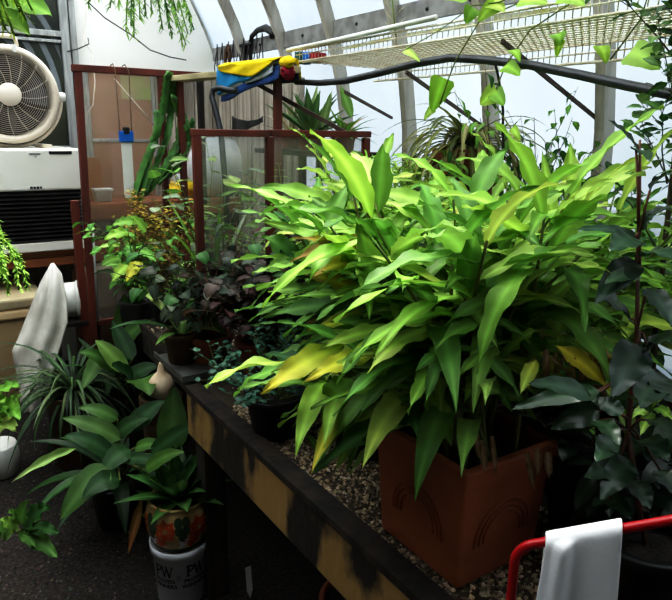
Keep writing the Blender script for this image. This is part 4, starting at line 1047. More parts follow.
o = MB().bar(onx(244, 66, 1.92), onx(246, 44, 1.92), .022, .02).bar(onx(239, 46, 1.92), onx(252, 43, 1.92), .012, .014).build('rail_clamp', 'black', None, False, .003)
tag(o, 'squat black clamp gripping the grey rail beside the crook', 'clamp')
# grey rag hanging in the shade behind the box
rows = []
for i in range(9):
    row = []
    for j in range(9):
        s = j / 8; r = i / 8
        x = 232 + 32 * s; y = 116 + r * (16 - 7 * s + 3 * math.sin(s * 5)) + 5 * math.sin(PI * s) * (1 - r)
        row.append(at(x, y, 3.3) + V((0, .02 * math.sin(s * 14), 0)))
    rows.append(row)
o = sheet(MB(), rows).build('grey_rag', mat('dark_grey_rag', (78, 76, 74), (56, 55, 54), 8, .9)); o.modifiers.new('thick', 'SOLIDIFY').thickness = .004
tag(o, 'dark grey pointed rag pegged behind the glass screen', 'rag')

# heart-leaf vine over the rack
t = thing('potted_heart_vine', (1.62, .62, ZR), 'heart-leaved vine trailing from a pot on the wire rack', 'vine')
add_pot(t, V((1.66, .55, ZR)), .08, .13, 'terradark')
lf, st = MB(), MB(); VL = [lin((150, 190, 66)), lin((130, 172, 60)), lin((166, 200, 90))]
root = V((1.66, .55, ZR + .12))
vines = [[root, onx(600, -30, 1.52), onx(540, -18, 1.46), onx(500, 2, 1.44), onx(470, 6, 1.44)], [root, onx(590, -10, 1.5), onx(530, 30, 1.47), onx(505, 66, 1.46), onx(492, 100, 1.45), onx(512, 130, 1.45), onx(523, 142, 1.45)], [root, onx(570, -20, 1.5), onx(480, 20, 1.46), onx(455, 62, 1.45), onx(448, 80, 1.45), onx(440, 104, 1.45)], [root, onx(650, -10, 1.5), onx(640, 20, 1.42), onx(610, 60, 1.4)]]
for v in vines: st.tube(v, .0022, 5)
for bx, by, tx, ty, w in ((474, 8, 466, 24, .06), (496, 4, 478, 22, .055), (490, 2, 505, 12, .05), (520, 0, 548, 4, .055), (560, -4, 585, 6, .05), (444, 78, 432, 112, .085), (434, 108, 424, 120, .035), (497, 92, 480, 105, .07), (494, 92, 504, 106, .055), (505, 66, 520, 76, .055), (512, 128, 520, 142, .03), (470, -6, 440, -2, .06), (560, 40, 556, 58, .03), (600, 46, 606, 64, .045), (630, 52, 660, 70, .075), (556, 34, 560, 44, .05), (512, 50, 520, 62, .035), (405, 50, 420, 62, .03)):
    b, e = onx(bx, by, 1.45), onx(tx, ty, 1.44)
    leaf_line(lf, bez(b, (b + e) / 2 + V((-.01, -.01, .008)), e, 8), w, (CAM - b).normalized() + V((U(-.3, .3), U(-.3, .3), .4)), jit(random.choice(VL), .1), None, 'heart', .12, .02)
st.tube([onx(bx, by, 1.45) if False else onx(405, 50, 1.45), onx(440, 30, 1.45), onx(470, 8, 1.44)], .0018, 4)
lf.build('foliage', 'leaf', t); st.build('stems', 'stem', t)
# pale bamboo-like sprig beside the rib
t = thing('pale_sprig', onx(394, 62, 1.62), 'pale yellowish sprig sticking up from the rack near the third post', 'sprig')
lf, st = MB(), MB(); a, b = onx(397, 66, 1.62), onx(390, -20, 1.62); a.z = ZR + .002; st.tube([a, (a + b) / 2, b], .003, 5, G_PALE)
for k in range(11):
    q = a.lerp(b, .15 + .08 * k); leaf(lf, q, V(((-1) ** k * .45 * right.x, (-1) ** k * .45 * right.y, .7)), .07, .012, .3, jit(lin((206, 214, 160))), None, 'lance', .1, 0, 5)
lf.build('leaves', 'leaf', t); st.build('stem', 'stem', t)

# ================================================================== HANGING PLANTS
def hanging_pot(t, c, r, h, ztop, m='white'):
    add_pot(t, c, r, h, m)
    for k in range(3):
        a = 2 * PI * k / 3 + .4; MB().tube([c + V((r * math.cos(a), r * math.sin(a), h)), c + V((0, 0, h + .3))], .0018, 4).build('hanger_wire', 'darkwire', t)
    MB().tube([c + V((0, 0, h + .3)), V((c.x, c.y, ztop))], .0025, 5).build('hanger_cord', 'darkwire', t)
hc = at(138, -62, 2.7)
t = thing('hanging_foxtail', hc, 'hanging basket with needle-leaved trailing strands over the white end panel', 'hanging plant')
hanging_pot(t, hc, .11, .12, HC + math.sqrt(HR ** 2 - hc.x ** 2) - .02)
lf = MB(); r0 = hc + V((0, 0, .11))
def hang_strand(lf, a, b, lift, col, nl, L, w=.005): foxtail(lf, bez(a, (a + b) / 2 + V((0, 0, lift)), b, 12), col, nl, L, w)
FX = [lin((116, 158, 66)), lin((140, 178, 84)), lin((94, 136, 58))]
for tx, ty in ((88, 4), (98, -2), (110, 8), (126, 32), (131, 26), (134, 38), (140, 20), (146, 16), (152, 12), (163, 30), (170, 20), (176, 10), (182, 40), (188, 34), (194, 30), (192, 18), (186, 45), (160, 8), (118, 6), (172, 36)):
    e = at(tx, ty, U(2.55, 2.8)); hang_strand(lf, r0, e, U(.05, .14), random.choice(FX), 120, .036, .008)
lf.build('foliage', 'leaf', t)
hc = at(-78, 60, 1.75)
t = thing('hanging_foxtail', hc, 'bright needle-leaved strands arching in from a basket at the left edge', 'hanging plant')
hanging_pot(t, hc, .10, .12, HC + math.sqrt(HR ** 2 - hc.x ** 2) - .02)
lf = MB(); r0 = hc + V((0, 0, .11)); FB = [lin((150, 196, 70)), lin((128, 178, 58)), lin((168, 206, 92))]
for (mx, my), (tx, ty), d in (((-10, 228), (8, 294), 1.6), ((-2, 232), (19, 290), 1.62), ((4, 240), (27, 288), 1.65), ((-14, 246), (2, 276), 1.55)):
    m_ = at(mx, my, d); e = at(tx, ty, d); pts = bez(r0, r0.lerp(m_, .5) + V((0, 0, .1)), m_, 6)[:-1] + bez(m_, at((mx + tx) / 2 + 9, (my + ty) / 2 - 8, d), e, 8)
    foxtail(lf, pts, random.choice(FB), 170, .017, .005, .003)
lf.build('foliage', 'leaf', t)
hc = at(-60, -70, 1.5)
t = thing('hanging_broadleaf', hc, 'broad green leaf and needle sprays hanging in the top left corner', 'hanging plant')
hanging_pot(t, hc, .10, .12, HC + math.sqrt(HR ** 2 - hc.x ** 2) - .02)
lf, st = MB(), MB(); r0 = hc + V((0, 0, .11))
q = at(-30, -6, 1.5); st.tube([r0, r0.lerp(q, .5) + V((0, 0, .06)), q], .004, 5)
q2 = at(52, 16, 1.42); leaf_line(lf, bez(q, (q + q2) / 2 + V((0, 0, .03)), q2, 12), .105, (CAM - q).normalized() * .9 + V((0, 0, .55)), lin((104, 150, 52)), lin((120, 166, 64)), 'ovate', .15, .04)
q2 = at(30, 36, 1.45); leaf_line(lf, bez(q, (q + q2) / 2 + V((0, 0, .03)), q2, 12), .09, (CAM - q).normalized() * .9 + V((0, 0, .55)), lin((96, 140, 48)), lin((128, 168, 70)), 'ovate', .15, .04)
for tx, ty in ((0, 14), (6, 30), (14, 34), (20, 12), (26, 20), (8, 6), (32, 10), (-4, 24)):
    e = at(tx, ty, 1.4); hang_strand(lf, r0, e, .1, lin((146, 176, 64)), 90, .026)
lf.build('foliage', 'leaf', t); st.build('stem', 'stem', t)

# climbing cactus over the red screen
t = thing('climbing_cactus', ony(168, 76, 3.5), 'dark green ridged cactus stems hanging from the red screen rail', 'cactus')
CC = [lin((54, 104, 44)), lin((66, 118, 50)), lin((42, 84, 38))]
def cactus_stem(pts, r):
    mb = MB(); P_ = []
    for i in range(len(pts) - 1):
        for k in range(6): P_.append(pts[i].lerp(pts[i + 1], k / 6))
    P_.append(pts[-1]); n = len(P_); vs = []; fs = []; prev = None; cs = []
    for i, p in enumerate(P_):
        tg = (P_[min(i + 1, n - 1)] - P_[max(i - 1, 0)]).normalized(); a = (prev or V((0, 1, .1))); a = (a - tg * a.dot(tg)).normalized(); prev = a; b = tg.cross(a)
        tw = .04 * i; rr = r * (1 + .16 * (1 if i % 2 else -1)) * (.5 if i in (0, n - 1) else 1)
        for k in range(6):
            an = tw + PI * k / 3; q = rr if k % 2 == 0 else r * .34
            vs.append(p + (a * math.cos(an) + b * math.sin(an)) * q); cs.append(lin((100, 148, 74)) if k % 2 == 0 else random.choice(CC))
    for i in range(n - 1):
        for k in range(6): fs.append((i * 6 + k, i * 6 + (k + 1) % 6, i * 6 + 6 + (k + 1) % 6, i * 6 + 6 + k))
    fs += [tuple(range(5, -1, -1)), tuple((n - 1) * 6 + k for k in range(6))]
    return mb.add(vs, fs, cs)
cy = lambda x, y, dy=0: ony(x, y, 3.5 + dy)
for pts, r in (([(168, 72), (173, 85), (178, 105), (188, 128), (185, 148), (172, 168), (158, 184)], .021), ([(167, 73), (165, 95), (162, 115), (153, 145), (143, 170), (134, 200)], .022), ([(156, 110), (158, 130), (151, 152), (146, 176), (140, 202)], .02), ([(172, 95), (181, 118), (179, 142), (166, 166), (150, 192)], .022), ([(171, 78), (170, 92), (171, 115), (168, 138), (157, 165), (145, 196)], .022), ([(192, 118), (191, 140), (180, 160), (168, 178)], .017)):
    cactus_stem([cy(x, y, U(-.06, .02)) for x, y in pts], r).build('cactus_stem', leafmat('cactus_skin', .5, .02, .4) if 'cactus_skin' not in bpy.data.materials else bpy.data.materials['cactus_skin'], t)

# ================================================================== PLANTS LEFT OF THE BENCH
# tall drum that lifts the small clay pot
p = ony(163, 310, 3.12); ztop = p.z - .07
t = thing('black_drum', (p.x, p.y, 0), 'tall black plastic drum under the small terracotta pot', 'drum')
MB().lathe([(.11, 0), (.115, .01), (.125, ztop - .03), (.135, ztop - .028), (.135, ztop - .004), (.125, ztop), (.001, ztop)], (p.x, p.y, 0), 28).build('drum_body', 'black', t)
c = V((p.x, p.y, ztop))
t = thing('potted_bronze_shrub', c, 'bushy bronze-yellow shrub of tiny leaves in a small terracotta pot', 'potted plant')
add_pot(t, c, .072, .075, 'terra', rim=.014)
lf, st = MB(), MB()
branch_plant(lf, st, c + V((0, 0, .06)), 24, .50, .45, 30, .026, .018, [lin((170, 152, 56)), lin((186, 164, 70)), lin((128, 122, 44)), lin((150, 110, 50)), lin((112, 126, 50))], 'ovate', rs=.0032, sub=4, pet=.004, wob=.09, scol=lin((110, 80, 52)))
branch_plant(lf, st, c + V((0, 0, .06)), 8, .16, 1.1, 6, .035, .022, [G_MID, G_LEM], 'ovate', rs=.002, sub=1)
lf.build('foliage', 'leaf', t); st.build('stems', 'twig', t)

p = ony(137, 300, 2.9); h_ = p.z
t = thing('potted_heart_leaf', (p.x, p.y, 0), 'bright heart-leaved plant in a tall black pot before the reddish shelf', 'potted plant')
add_pot(t, V((p.x, p.y, 0)), .075, h_, 'black', taper=.85)
lf, st = MB(), MB(); c = V((p.x, p.y, h_ - .03))
branch_plant(lf, st, c, 13, .38, .34, 8, .055, .036, [G_MID, lin((92, 146, 60)), lin((112, 164, 70)), lin((76, 128, 50))], 'ovate', bend=1.0, sub=1, pet=.025, el=(-.3, .5), rs=.003)
for bx, by, tx, ty, w, cc in ((128, 232, 104, 240, .06, G_BRIGHT), (135, 222, 112, 226, .06, G_MID), (120, 258, 102, 266, .05, G_MID), (128, 265, 112, 282, .06, G_BRIGHT), (140, 262, 126, 282, .06, G_LEM), (140, 250, 156, 262, .05, G_MID), (146, 232, 130, 216, .06, G_BRIGHT), (120, 246, 98, 248, .03, G_LIME)):
    hero(lf, bx, by, 2.76, tx, ty, 2.68, w * .9, .015, jit(cc, .1), None, None, 'ovate'); e = at(bx, by, 2.76); st.tube([c, c.lerp(e, .6) + V((0, 0, .05)), e], .0022, 5, G_MID)
lf.build('foliage', 'leaf', t); st.build('stems', 'stem', t)

# orchid with strap leaves right of the small pot
c = V((.765, 2.15, .787))
t = thing('potted_strap_orchid', c, 'orchid with long pale strap leaves on the grey metal tray', 'potted plant')
add_pot(t, c, .065, .11, 'brownpot')
lf = MB(); rosette(lf, c + V((0, 0, .1)), 9, .24, .036, .3, 1.2, .8, [G_MID, G_PALE, G_DEEP], 'strap')
for bx, by, tx, ty in ((205, 312, 172, 272), (185, 338, 198, 318), (192, 322, 160, 345)): hero(lf, bx, by, 2.4, tx, ty, 2.35, .04, .02, jit(lin((136, 168, 92)), .1), None, None, 'strap')
lf.build('foliage', 'leaf', t)
c = V((.90, 2.72, ZG))
t = thing('potted_shade_fern', c, 'small shaded fern behind the strap-leaved orchid', 'potted fern')
add_pot(t, c, .06, .1, 'black')
lf = MB()
for i in range(14): frond(lf, c + V((0, 0, .09)), polar(U(0, 2 * PI), U(.5, 1.3)), U(.2, .34), .05, U(.5, 1.1), random.choice((G_DEEP, G_MID)), 12, .009)
lf.build('fronds', 'leaf', t)

# big broad-leaved aspidistra by the red screen foot
c0 = onz(120, 442, 0)
t = thing('potted_canna', (c0.x, c0.y, 0), 'tall broad-leaved plant in a black pot between drum and grassy plant', 'potted plant')
add_pot(t, V((c0.x, c0.y, 0)), .12, .24, 'black')
lf, st = MB(), MB(); c = V((c0.x, c0.y, .22))
for bx, by, bd, tx, ty, td, w, cc, li in ((128, 350, 2.95, 124, 294, 2.95, .13, G_MID, 0), (118, 372, 2.85, 78, 352, 2.75, .075, G_MID, .05), (108, 350, 2.9, 82, 390, 2.75, .085, G_MID, .03), (135, 385, 2.8, 112, 366, 2.6, .12, G_DEEP, .03), (140, 380, 2.75, 150, 396, 2.5, .13, G_MID, .06), (120, 345, 2.9, 150, 320, 2.9, .08, G_MID, .03), (125, 372, 2.8, 95, 340, 2.8, .08, G_BRIGHT, .03), (132, 360, 2.85, 112, 320, 2.9, .08, G_DEEP, .01), (128, 380, 2.8, 160, 366, 2.8, .08, G_DEEP, .03)):
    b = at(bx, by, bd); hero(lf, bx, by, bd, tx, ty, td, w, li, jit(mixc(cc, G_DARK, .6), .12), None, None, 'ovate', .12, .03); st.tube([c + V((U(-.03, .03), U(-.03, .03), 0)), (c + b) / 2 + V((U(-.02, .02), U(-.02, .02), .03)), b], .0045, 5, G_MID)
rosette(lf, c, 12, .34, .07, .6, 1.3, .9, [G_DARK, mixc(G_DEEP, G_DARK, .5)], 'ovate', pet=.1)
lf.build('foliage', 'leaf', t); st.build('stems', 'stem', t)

# grassy plant in a brown pot
c0 = onz(80, 462, 0)
t = thing('potted_grass', (c0.x, c0.y, 0), 'dark grassy plant with fine arching blades in a brown pot', 'potted plant')
add_pot(t, V((c0.x, c0.y, 0)), .13, .38, 'brownpot')
lf = MB(); rosette(lf, V((c0.x, c0.y, .36)), 130, .50, .014, .5, 1.45, 2.0, [lin((48, 76, 42)), lin((36, 58, 32)), lin((72, 98, 58)), lin((92, 112, 70))], 'strap', seg=9, jl=.35)
lf.build('foliage', 'leaf', t)

# front clump of arching leaves on the floor
c0 = onz(122, 520, 0)
t = thing('potted_peace_lily', (c0.x, c0.y, 0), 'wide floor plant with arching dark leaves and one long rolled leaf', 'potted plant')
add_pot(t, V((c0.x, c0.y, 0)), .12, .2, 'black')
lf, st = MB(), MB(); c = V((c0.x, c0.y, .18))
HL = [((120, 440, 2.35), (62, 418, 2.3), .075, G_MID, .03), ((118, 420, 2.4), (78, 408, 2.35), .06, G_MID, .03), ((112, 455, 2.3), (64, 436, 2.25), .07, G_DEEP, .04), ((110, 470, 2.2), (60, 520, 2.1), .105, G_MID, .05), ((130, 450, 2.3), (100, 480, 2.2), .08, G_DEEP, .05), ((135, 448, 2.3), (165, 446, 2.25), .055, G_MID, .02), ((145, 470, 2.2), (185, 452, 2.15), .06, G_MID, .03), ((122, 460, 2.28), (168, 466, 2.2), .05, G_DEEP, .03), ((130, 430, 2.4), (165, 400, 2.45), .08, G_DEEP, .02), ((172, 450, 2.3), (174, 386, 2.35), .11, G_MID, .0), ((120, 480, 2.2), (82, 500, 2.1), .08, G_DEEP, .05), ((115, 436, 2.4), (150, 418, 2.4), .07, G_DEEP, .03), ((150, 455, 2.25), (205, 420, 2.2), .07, G_DEEP, .02)]
for b, tt, w, cc, li in HL:
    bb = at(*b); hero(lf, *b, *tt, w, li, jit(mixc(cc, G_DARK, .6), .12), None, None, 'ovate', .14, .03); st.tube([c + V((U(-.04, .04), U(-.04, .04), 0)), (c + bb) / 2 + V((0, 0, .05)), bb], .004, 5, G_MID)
hero(lf, 78, 448, 2.25, 12, 482, 2.1, .035, .02, lin((124, 156, 84)), lin((160, 180, 120)), None, 'lance', .9)
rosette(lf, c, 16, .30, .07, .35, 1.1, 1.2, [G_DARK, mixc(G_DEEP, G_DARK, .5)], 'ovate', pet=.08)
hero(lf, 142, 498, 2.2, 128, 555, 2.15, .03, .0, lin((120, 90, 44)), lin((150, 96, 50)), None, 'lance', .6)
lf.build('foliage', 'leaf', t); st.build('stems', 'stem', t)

# pregnant-onion bulb in a clay pot between them
c0 = onz(162, 470, 0)
t = thing('potted_bulb', (c0.x, c0.y, 0), 'pale papery onion-like bulb on a tall brown pot beside the bench', 'potted plant')
zb = at(162, 392, 2.62); c = V((zb.x, zb.y, 0)); t.location = c; ORG[t.name] = c
h_ = zb.z - .01
add_pot(t, c, .085, h_, 'brownpot', taper=.8)
MB().lathe([(.02, -.02), (.046, .0), (.056, .03), (.052, .055), (.034, .08), (.016, .098), (.010, .125), (.004, .14)], V((c.x, c.y, h_)), 22).build('bulb', 'bulbskin', t)

# white pot with variegated leaves at the left edge
c0 = onz(2, 474, 0)
t = thing('potted_pothos', (c0.x, c0.y, 0), 'pale variegated leaves in a white pot at the left edge', 'potted plant')
MB().lathe([(.06, 0), (.075, .01), (.085, .1), (.08, .15), (.075, .16), (.068, .15), (.001, .14)], c0, 28).build('pot', 'white', t)
lf, st = MB(), MB(); c = V((c0.x, c0.y, .14))
for bx, by, tx, ty, w, cc in ((-2, 420, 22, 395, .08, lin((140, 176, 80))), (-6, 425, 16, 430, .10, lin((172, 194, 112))), (0, 400, 20, 420, .08, lin((112, 160, 60))), (-6, 395, 20, 386, .07, lin((120, 166, 64))), (-10, 410, 6, 400, .08, lin((150, 186, 90)))):
    b = at(bx, by, 2.55); hero(lf, bx, by, 2.55, tx, ty, 2.45, w, .02, jit(cc, .08), None, None, 'ovate'); st.tube([c, (c + b) / 2 + V((0, 0, .03)), b], .003, 5)
lf.build('foliage', 'leaf', t); st.build('stems', 'stem', t)

# sprig reaching in low on the left
c0 = onz(-70, 560, 0)
t = thing('potted_fig_sprig', (c0.x, c0.y, 0), 'lobed mid-green sprig reaching in low over the floor at the left', 'potted plant')
add_pot(t, V((c0.x, c0.y, 0)), .09, .16, 'terradark')
lf, st = MB(), MB(); c = V((c0.x, c0.y, .14)); e = at(18, 532, 2.0); st.tube([c, (c + e) / 2 + V((0, 0, .06)), e, at(40, 520, 1.98)], .004, 5, G_LEM)
for bx, by, tx, ty, w, cc in ((22, 530, 58, 558, .06, G_MID), (24, 526, 50, 506, .075, G_DEEP), (20, 524, 28, 500, .05, G_MID), (16, 530, 0, 520, .05, G_BRIGHT), (10, 535, -6, 526, .06, G_MID), (30, 528, 60, 534, .05, G_DEEP), (18, 520, 8, 512, .04, G_MID), (22, 532, 36, 548, .04, G_MID)):
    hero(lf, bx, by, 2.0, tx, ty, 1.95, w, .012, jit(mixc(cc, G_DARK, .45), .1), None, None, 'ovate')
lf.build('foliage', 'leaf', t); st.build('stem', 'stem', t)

# white nursery pot with print, painted pot on it
wp = onz(179, 603, 0); wp = V((wp.x + .03, wp.y + .048, 0)); WR, WH = .098, .225
t = thing('nursery_pot', wp, 'white nursery pot printed in black, under the painted pot', 'pot')
prof = [(.080, 0), (.083, .006), (.094, WH * .86), (.101, WH * .87), (.103, WH), (.098, WH), (.094, WH - .012), (.001, WH - .014)]
npot = MB().lathe(prof, wp, 40).build('pot_body', 'nursery', t)
def radius_at(z): return .083 + (.094 - .083) * (z - .006) / (WH * .86 - .006)
# lettering wrapped round the pot
import mathutils
view_az = math.atan2(CAM.y - wp.y, CAM.x - wp.x)
def wrap_text(txt, size, az, zc_, m, parent, bold=0):
    cu = bpy.data.curves.new('t', 'FONT'); cu.body = txt; cu.size = size; cu.align_x = 'CENTER'; cu.align_y = 'CENTER'; cu.resolution_u = 2; cu.offset = bold
    ob = bpy.data.objects.new('t', cu); COL.objects.link(ob)
    dg = bpy.context.evaluated_depsgraph_get(); me = ob.evaluated_get(dg).to_mesh()
    import bmesh
    bm = bmesh.new(); bm.from_mesh(me)
    bmesh.ops.triangulate(bm, faces=bm.faces[:]); 
    for _ in range(1): bmesh.ops.subdivide_edges(bm, edges=[e for e in bm.edges if e.calc_length() > .008], cuts=1)
    bmesh.ops.triangulate(bm, faces=bm.faces[:])
    mb = MB(); vs = []
    for v in bm.verts:
        z = zc_ + v.co.y; r = radius_at(z) + .0012; a = az + v.co.x / r
        vs.append(V((wp.x + r * math.cos(a), wp.y + r * math.sin(a), z)))
    mb.add(vs, [tuple(v.index for v in f.verts) for f in bm.faces]); bm.free()
    ob.evaluated_get(dg).to_mesh_clear(); bpy.data.objects.remove(ob)
    return mb.build('printed_lettering', m, parent, False)
def pw(az, z0, h, m, parent):
    """serif P and W drawn as strokes"""
    mb = MB()
    def stroke(x0, y0, x1, y1, w):
        d = V((x1 - x0, y1 - y0)); n_ = V((-d.y, d.x)).normalized() * (w / 2); q = []
        for k in range(5):
            f = k / 4; x = x0 + d.x * f; y = y0 + d.y * f; q += [(x + n_.x, y + n_.y), (x - n_.x, y - n_.y)]
        vs = []
        for x, y in q:
            z = z0 + y * h; r = radius_at(z) + .0013; a = az + x * h / r; vs.append(V((wp.x + r * math.cos(a), wp.y + r * math.sin(a), z)))
        mb.add(vs, [(2 * k, 2 * k + 1, 2 * k + 3, 2 * k + 2) for k in range(4)])
    stroke(-.62, 0, -.62, 1, .17); stroke(-.80, .03, -.44, .03, .06); stroke(-.80, .97, -.5, .97, .06)
    arcp = [(-.55 + .36 * math.sin(a), .71 + .26 * math.cos(a)) for a in [PI * k / 8 for k in range(9)]]
    for a, b in zip(arcp, arcp[1:]): stroke(*a, *b, .13)
    stroke(-.08, .95, .14, 0, .15); stroke(.14, 0, .34, .95, .08); stroke(.30, .95, .54, 0, .15); stroke(.54, 0, .78, .95, .08)
    stroke(-.20, .97, .06, .97, .05); stroke(.64, .97, .90, .97, .05); stroke(.2, .97, .42, .97, .05)
    return mb.build('printed_monogram', m, parent, False)
dz = .66
for az in (view_az - dz - .05, view_az + dz - .12 , view_az + dz + PI * .6):
    pw(az, .126, .044, 'ink', npot)
    wrap_text('PROVEN', .0215, az, .109, 'ink', npot, .0006); wrap_text('WINNERS', .0215, az, .088, 'ink', npot, .0006)
    wrap_text('--- -- ----', .0115, az, .070, 'greyink', npot)
    for k in range(3): wrap_text('|', .03 - .004 * k, az + .56 + .06 * k, .128, 'greyink', npot)
tp = V((wp.x, wp.y, WH))
t = thing('potted_aglaonema', tp, 'glossy rosette plant in an orange painted glazed pot on the white pot', 'potted plant')
PH = .15; TR = lambda z: .078 + .032 * math.sin(PI * min(1, (z / PH) * .75 + .08)) 
prof = [(TR(0) * .95, 0)] + [(TR(PH * k / 10), PH * k / 10 + .002) for k in range(11)] + [(TR(PH) + .006, PH + .008), (TR(PH) - .006, PH + .010), (TR(PH) - .012, PH - .02), (.001, PH - .02)]
tb = MB().lathe(prof, tp, 40).build('pot', 'tal_base', t)
def decal(az, zc_, pts, m, name):
    """painted motif laid on the pot wall"""
    mb = MB(); vs = [(0, 0)] + pts; out = []
    for x, y in vs:
        z = zc_ + y; r = TR(z) + .0016; a = az + x / r; out.append(V((tp.x + r * math.cos(a), tp.y + r * math.sin(a), tp.z + z + .002)))
    mid = []
    n = len(pts)
    mb.add(out, [(0, 1 + i, 1 + (i + 1) % n) for i in range(n)]); return mb.build(name, m, tb, False)
def star(n, r0, r1): return [((r1 if i % 2 == 0 else r0) * math.cos(PI * i / n), (r1 if i % 2 == 0 else r0) * math.sin(PI * i / n)) for i in range(2 * n)]
for k in range(6):
    a = view_az + (k - .5) * 1.05 + .1
    decal(a, .088, star(7, .030, .043), 'tal_orange', 'painted_flower'); decal(a, .088, star(5, .006, .013), 'tal_base', 'painted_flower_centre')
    decal(a - .25, .04, star(4, .016, .030), 'tal_orange', 'painted_petal')
    b = a + .52
    for dx, dy in ((-.012, .118), (.012, .118), (-.011, .09), (.011, .09), (0, .066)): decal(b + dx * 10, dy, [(.014 * math.cos(q), .018 * math.sin(q)) for q in [2 * PI * j / 12 for j in range(12)]], 'tal_green', 'painted_leaf')
    decal(b, .035, star(3, .008, .026), 'nursery', 'painted_bird'); decal(b + .12, .05, star(3, .004, .015), 'nursery', 'painted_bird')
MB().lathe([(TR(.004) + .002, .002), (TR(.014) + .002, .014)], tp, 40).build('painted_band', 'tal_green', tb)
MB().lathe([(.001, PH - .012), (TR(PH) - .014, PH - .016)], tp, 20).build('soil', 'soil', t)
lf = MB(); c = tp + V((0, 0, PH - .01)); AG = [lin((66, 108, 48)), lin((84, 124, 62)), lin((50, 86, 38))]
rosette(lf, c, 22, .20, .06, .15, 1.35, .5, AG, 'lance', fold=.35, wave=.02)
for bx, by, tx, ty, w, cc in ((178, 500, 150, 460, .06, AG[1]), (172, 508, 134, 490, .04, AG[0]), (172, 512, 140, 516, .05, lin((110, 150, 60))), (182, 498, 172, 444, .05, AG[0]), (186, 496, 200, 450, .07, AG[0]), (186, 508, 206, 486, .05, AG[2])):
    hero(lf, bx, by, 2.3, tx, ty, 2.2, w, .01, jit(cc, .08), None, None, 'lance')
lf.build('foliage', 'leaf', t)

# ================================================================== RED CART HANDLE WITH TOWEL
hp0 = at(515, 600, .9); hc0 = at(518, 546, .9)
hx, hy = hc0.x - .004, hc0.y; hz = hc0.z
he = at(690, 517, .82); bd = V((he.x - hx, he.y - hy, 0)); W_ = .40; bd.normalize()
slope = (he.z - hz) / V((he.x - hx, he.y - hy, 0)).length
ex, ey = hx + bd.x * W_, hy + bd.y * W_; ez = hz + slope * W_
t = thing('hand_truck', (hx + bd.x * .2, hy + bd.y * .2, 0), 'red tubular hand truck standing in the aisle, white towel on its handle', 'hand truck')
R_ = .0068; rr = .022
def corner(c, d1, d2): return [c + d1 * rr * (1 - math.sin(a)) + d2 * rr * (1 - math.cos(a)) for a in [PI / 2 * k / 6 for k in range(7)]]
up_bar = V((bd.x, bd.y, slope)).normalized()
c1 = V((hx, hy, hz)); c2 = V((ex, ey, ez)); dn = V((0, 0, -1))
pts = [V((hx, hy, .10))] + corner(c1, dn, up_bar) + corner(c2, -up_bar, dn)[0:] + [V((ex, ey, .10))]
MB().tube(pts, R_, 12).build('handle_tube', 'red', t)
fw_ = V((-bd.y, bd.x, 0))
for z in (.25, .5): MB().tube([V((hx, hy, z)), V((ex, ey, z))], .006, 8).build('cross_bar', 'red', t)
MB().tube([V((hx - bd.x * .03, hy - bd.y * .03, .09)), V((ex + bd.x * .03, ey + bd.y * .03, .09))], .006, 8).build('axle', 'black', t)
for q in (V((hx - bd.x * .03, hy - bd.y * .03, .09)), V((ex + bd.x * .03, ey + bd.y * .03, .09))):
    MB().lathe([(.03, -.018), (.075, -.02), (.09, -.012), (.09, .012), (.075, .02), (.03, .018)], q, 28, V((bd.x, bd.y, 0))).build('wheel', 'black', t)
mb = MB(); mb.add([V((hx, hy, .012)), V((ex, ey, .012)), V((ex, ey, .012)) - fw_ * .16, V((hx, hy, .012)) - fw_ * .16] + [V((hx, hy, .004)), V((ex, ey, .004)), V((ex, ey, .004)) - fw_ * .16, V((hx, hy, .004)) - fw_ * .16], [(0, 1, 2, 3), (7, 6, 5, 4), (0, 4, 5, 1), (1, 5, 6, 2), (2, 6, 7, 3), (3, 7, 4, 0)]); mb.build('toe_plate', 'red', t, False)
MB().bar(V((hx, hy, .0)), V((hx, hy, .11)), .014, .014).bar(V((ex, ey, .0)), V((ex, ey, .11)), .014, .014).build('foot', 'red', t, False)
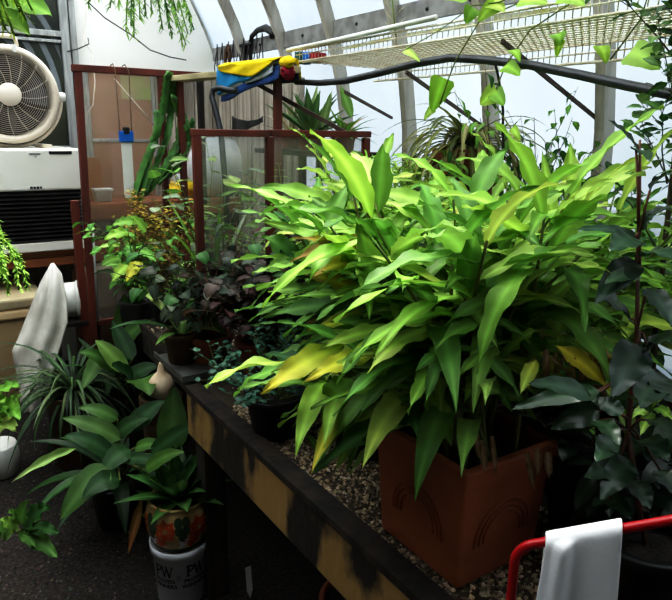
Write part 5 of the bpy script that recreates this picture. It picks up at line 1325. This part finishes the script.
# towel over the bar
tocam = V((CAM.x - hx, CAM.y - hy, 0)).normalized()
nb = fw_ if fw_.dot(tocam) > 0 else -fw_
rows = []; f0, f1 = .040, .140
for i in range(21):
    f = i / 20; u = f0 + (f1 - f0) * f; ctr = c1 + up_bar * u; row = []
    k_ = .2 + .8 * min(1, f * 3)
    for k in range(10):   # rear fall
        z = -.20 + .20 * k / 9; row.append(ctr - nb * (R_ + .005 + .006 * (1 - k / 9)) + V((0, 0, z)))
    for a in [PI * j / 8 for j in range(1, 8)]: row.append(ctr + (-nb * math.cos(a) + V((0, 0, 1)) * math.sin(a)) * (R_ + .0045))
    for k in range(16):   # front fall, spreading and folding a little
        g_ = k / 15; sp = (f - .5) * .026 * g_; fold_ = .008 * g_ * math.sin(f * 10 + .5) + .012 * math.exp(-((f - .25) / .1) ** 2) * (1 - g_ * .3)
        row.append(ctr + up_bar * sp + nb * (R_ + .005 + fold_ + .004 * g_) + V((0, 0, -.22 * g_)))
    rows.append(row)
o = sheet(MB(), rows).build('white_towel', 'towel'); s_ = o.modifiers.new('thick', 'SOLIDIFY'); s_.thickness = .003; s_.offset = 1
sb = o.modifiers.new('smooth', 'SUBSURF'); sb.levels = sb.render_levels = 1
tag(o, 'white towel folded over the red hand truck handle', 'towel')
rows = []
for i in range(9):
    f = i / 8; ctr = c1 + up_bar * (.046 + .026 * f); row = []
    for a in [PI * j / 6 for j in range(0, 7)]: row.append(ctr + (-nb * math.cos(a) + V((0, 0, 1)) * math.sin(a)) * (R_ + .011))
    for k in range(1, 14):
        g_ = k / 13; row.append(ctr - up_bar * (.014 * g_) + nb * (R_ + .015 + .006 * math.sin(f * 5) * g_ + .012 * g_) + V((0, 0, -.15 * g_)))
    rows.append(row)
FOLD = (rows,)

# ================================================================== LIGHT
wd = bpy.data.worlds.new('overcast'); sc.world = wd; wd.use_nodes = True
nt = wd.node_tree; nt.nodes.clear(); out = nt.nodes.new('ShaderNodeOutputWorld'); bg = nt.nodes.new('ShaderNodeBackground')
bg.inputs[0].default_value = (.91, .96, 1.0, 1); bg.inputs[1].default_value = 4.2
nt.links.new(bg.outputs[0], out.inputs[0])
sl = bpy.data.lights.new('sun', 'SUN'); sl.energy = 7; sl.angle = math.radians(25); sl.color = (1, .97, .9)
so = bpy.data.objects.new('sun', sl); COL.objects.link(so)
so.rotation_euler = V((-.45, -.4, -1)).to_track_quat('-Z', 'Y').to_euler()
sc.view_settings.view_transform = 'Standard'; sc.view_settings.exposure = .3
cm = sc.view_settings; cm.use_curve_mapping = True; cv = cm.curve_mapping.curves[3]
for x, y in ((.06, .035), (.25, .23), (.6, .68)): cv.points.new(x, y)
cm.curve_mapping.update()
sc.cycles.max_bounces = 10; sc.cycles.transparent_max_bounces = 16; sc.cycles.diffuse_bounces = 4
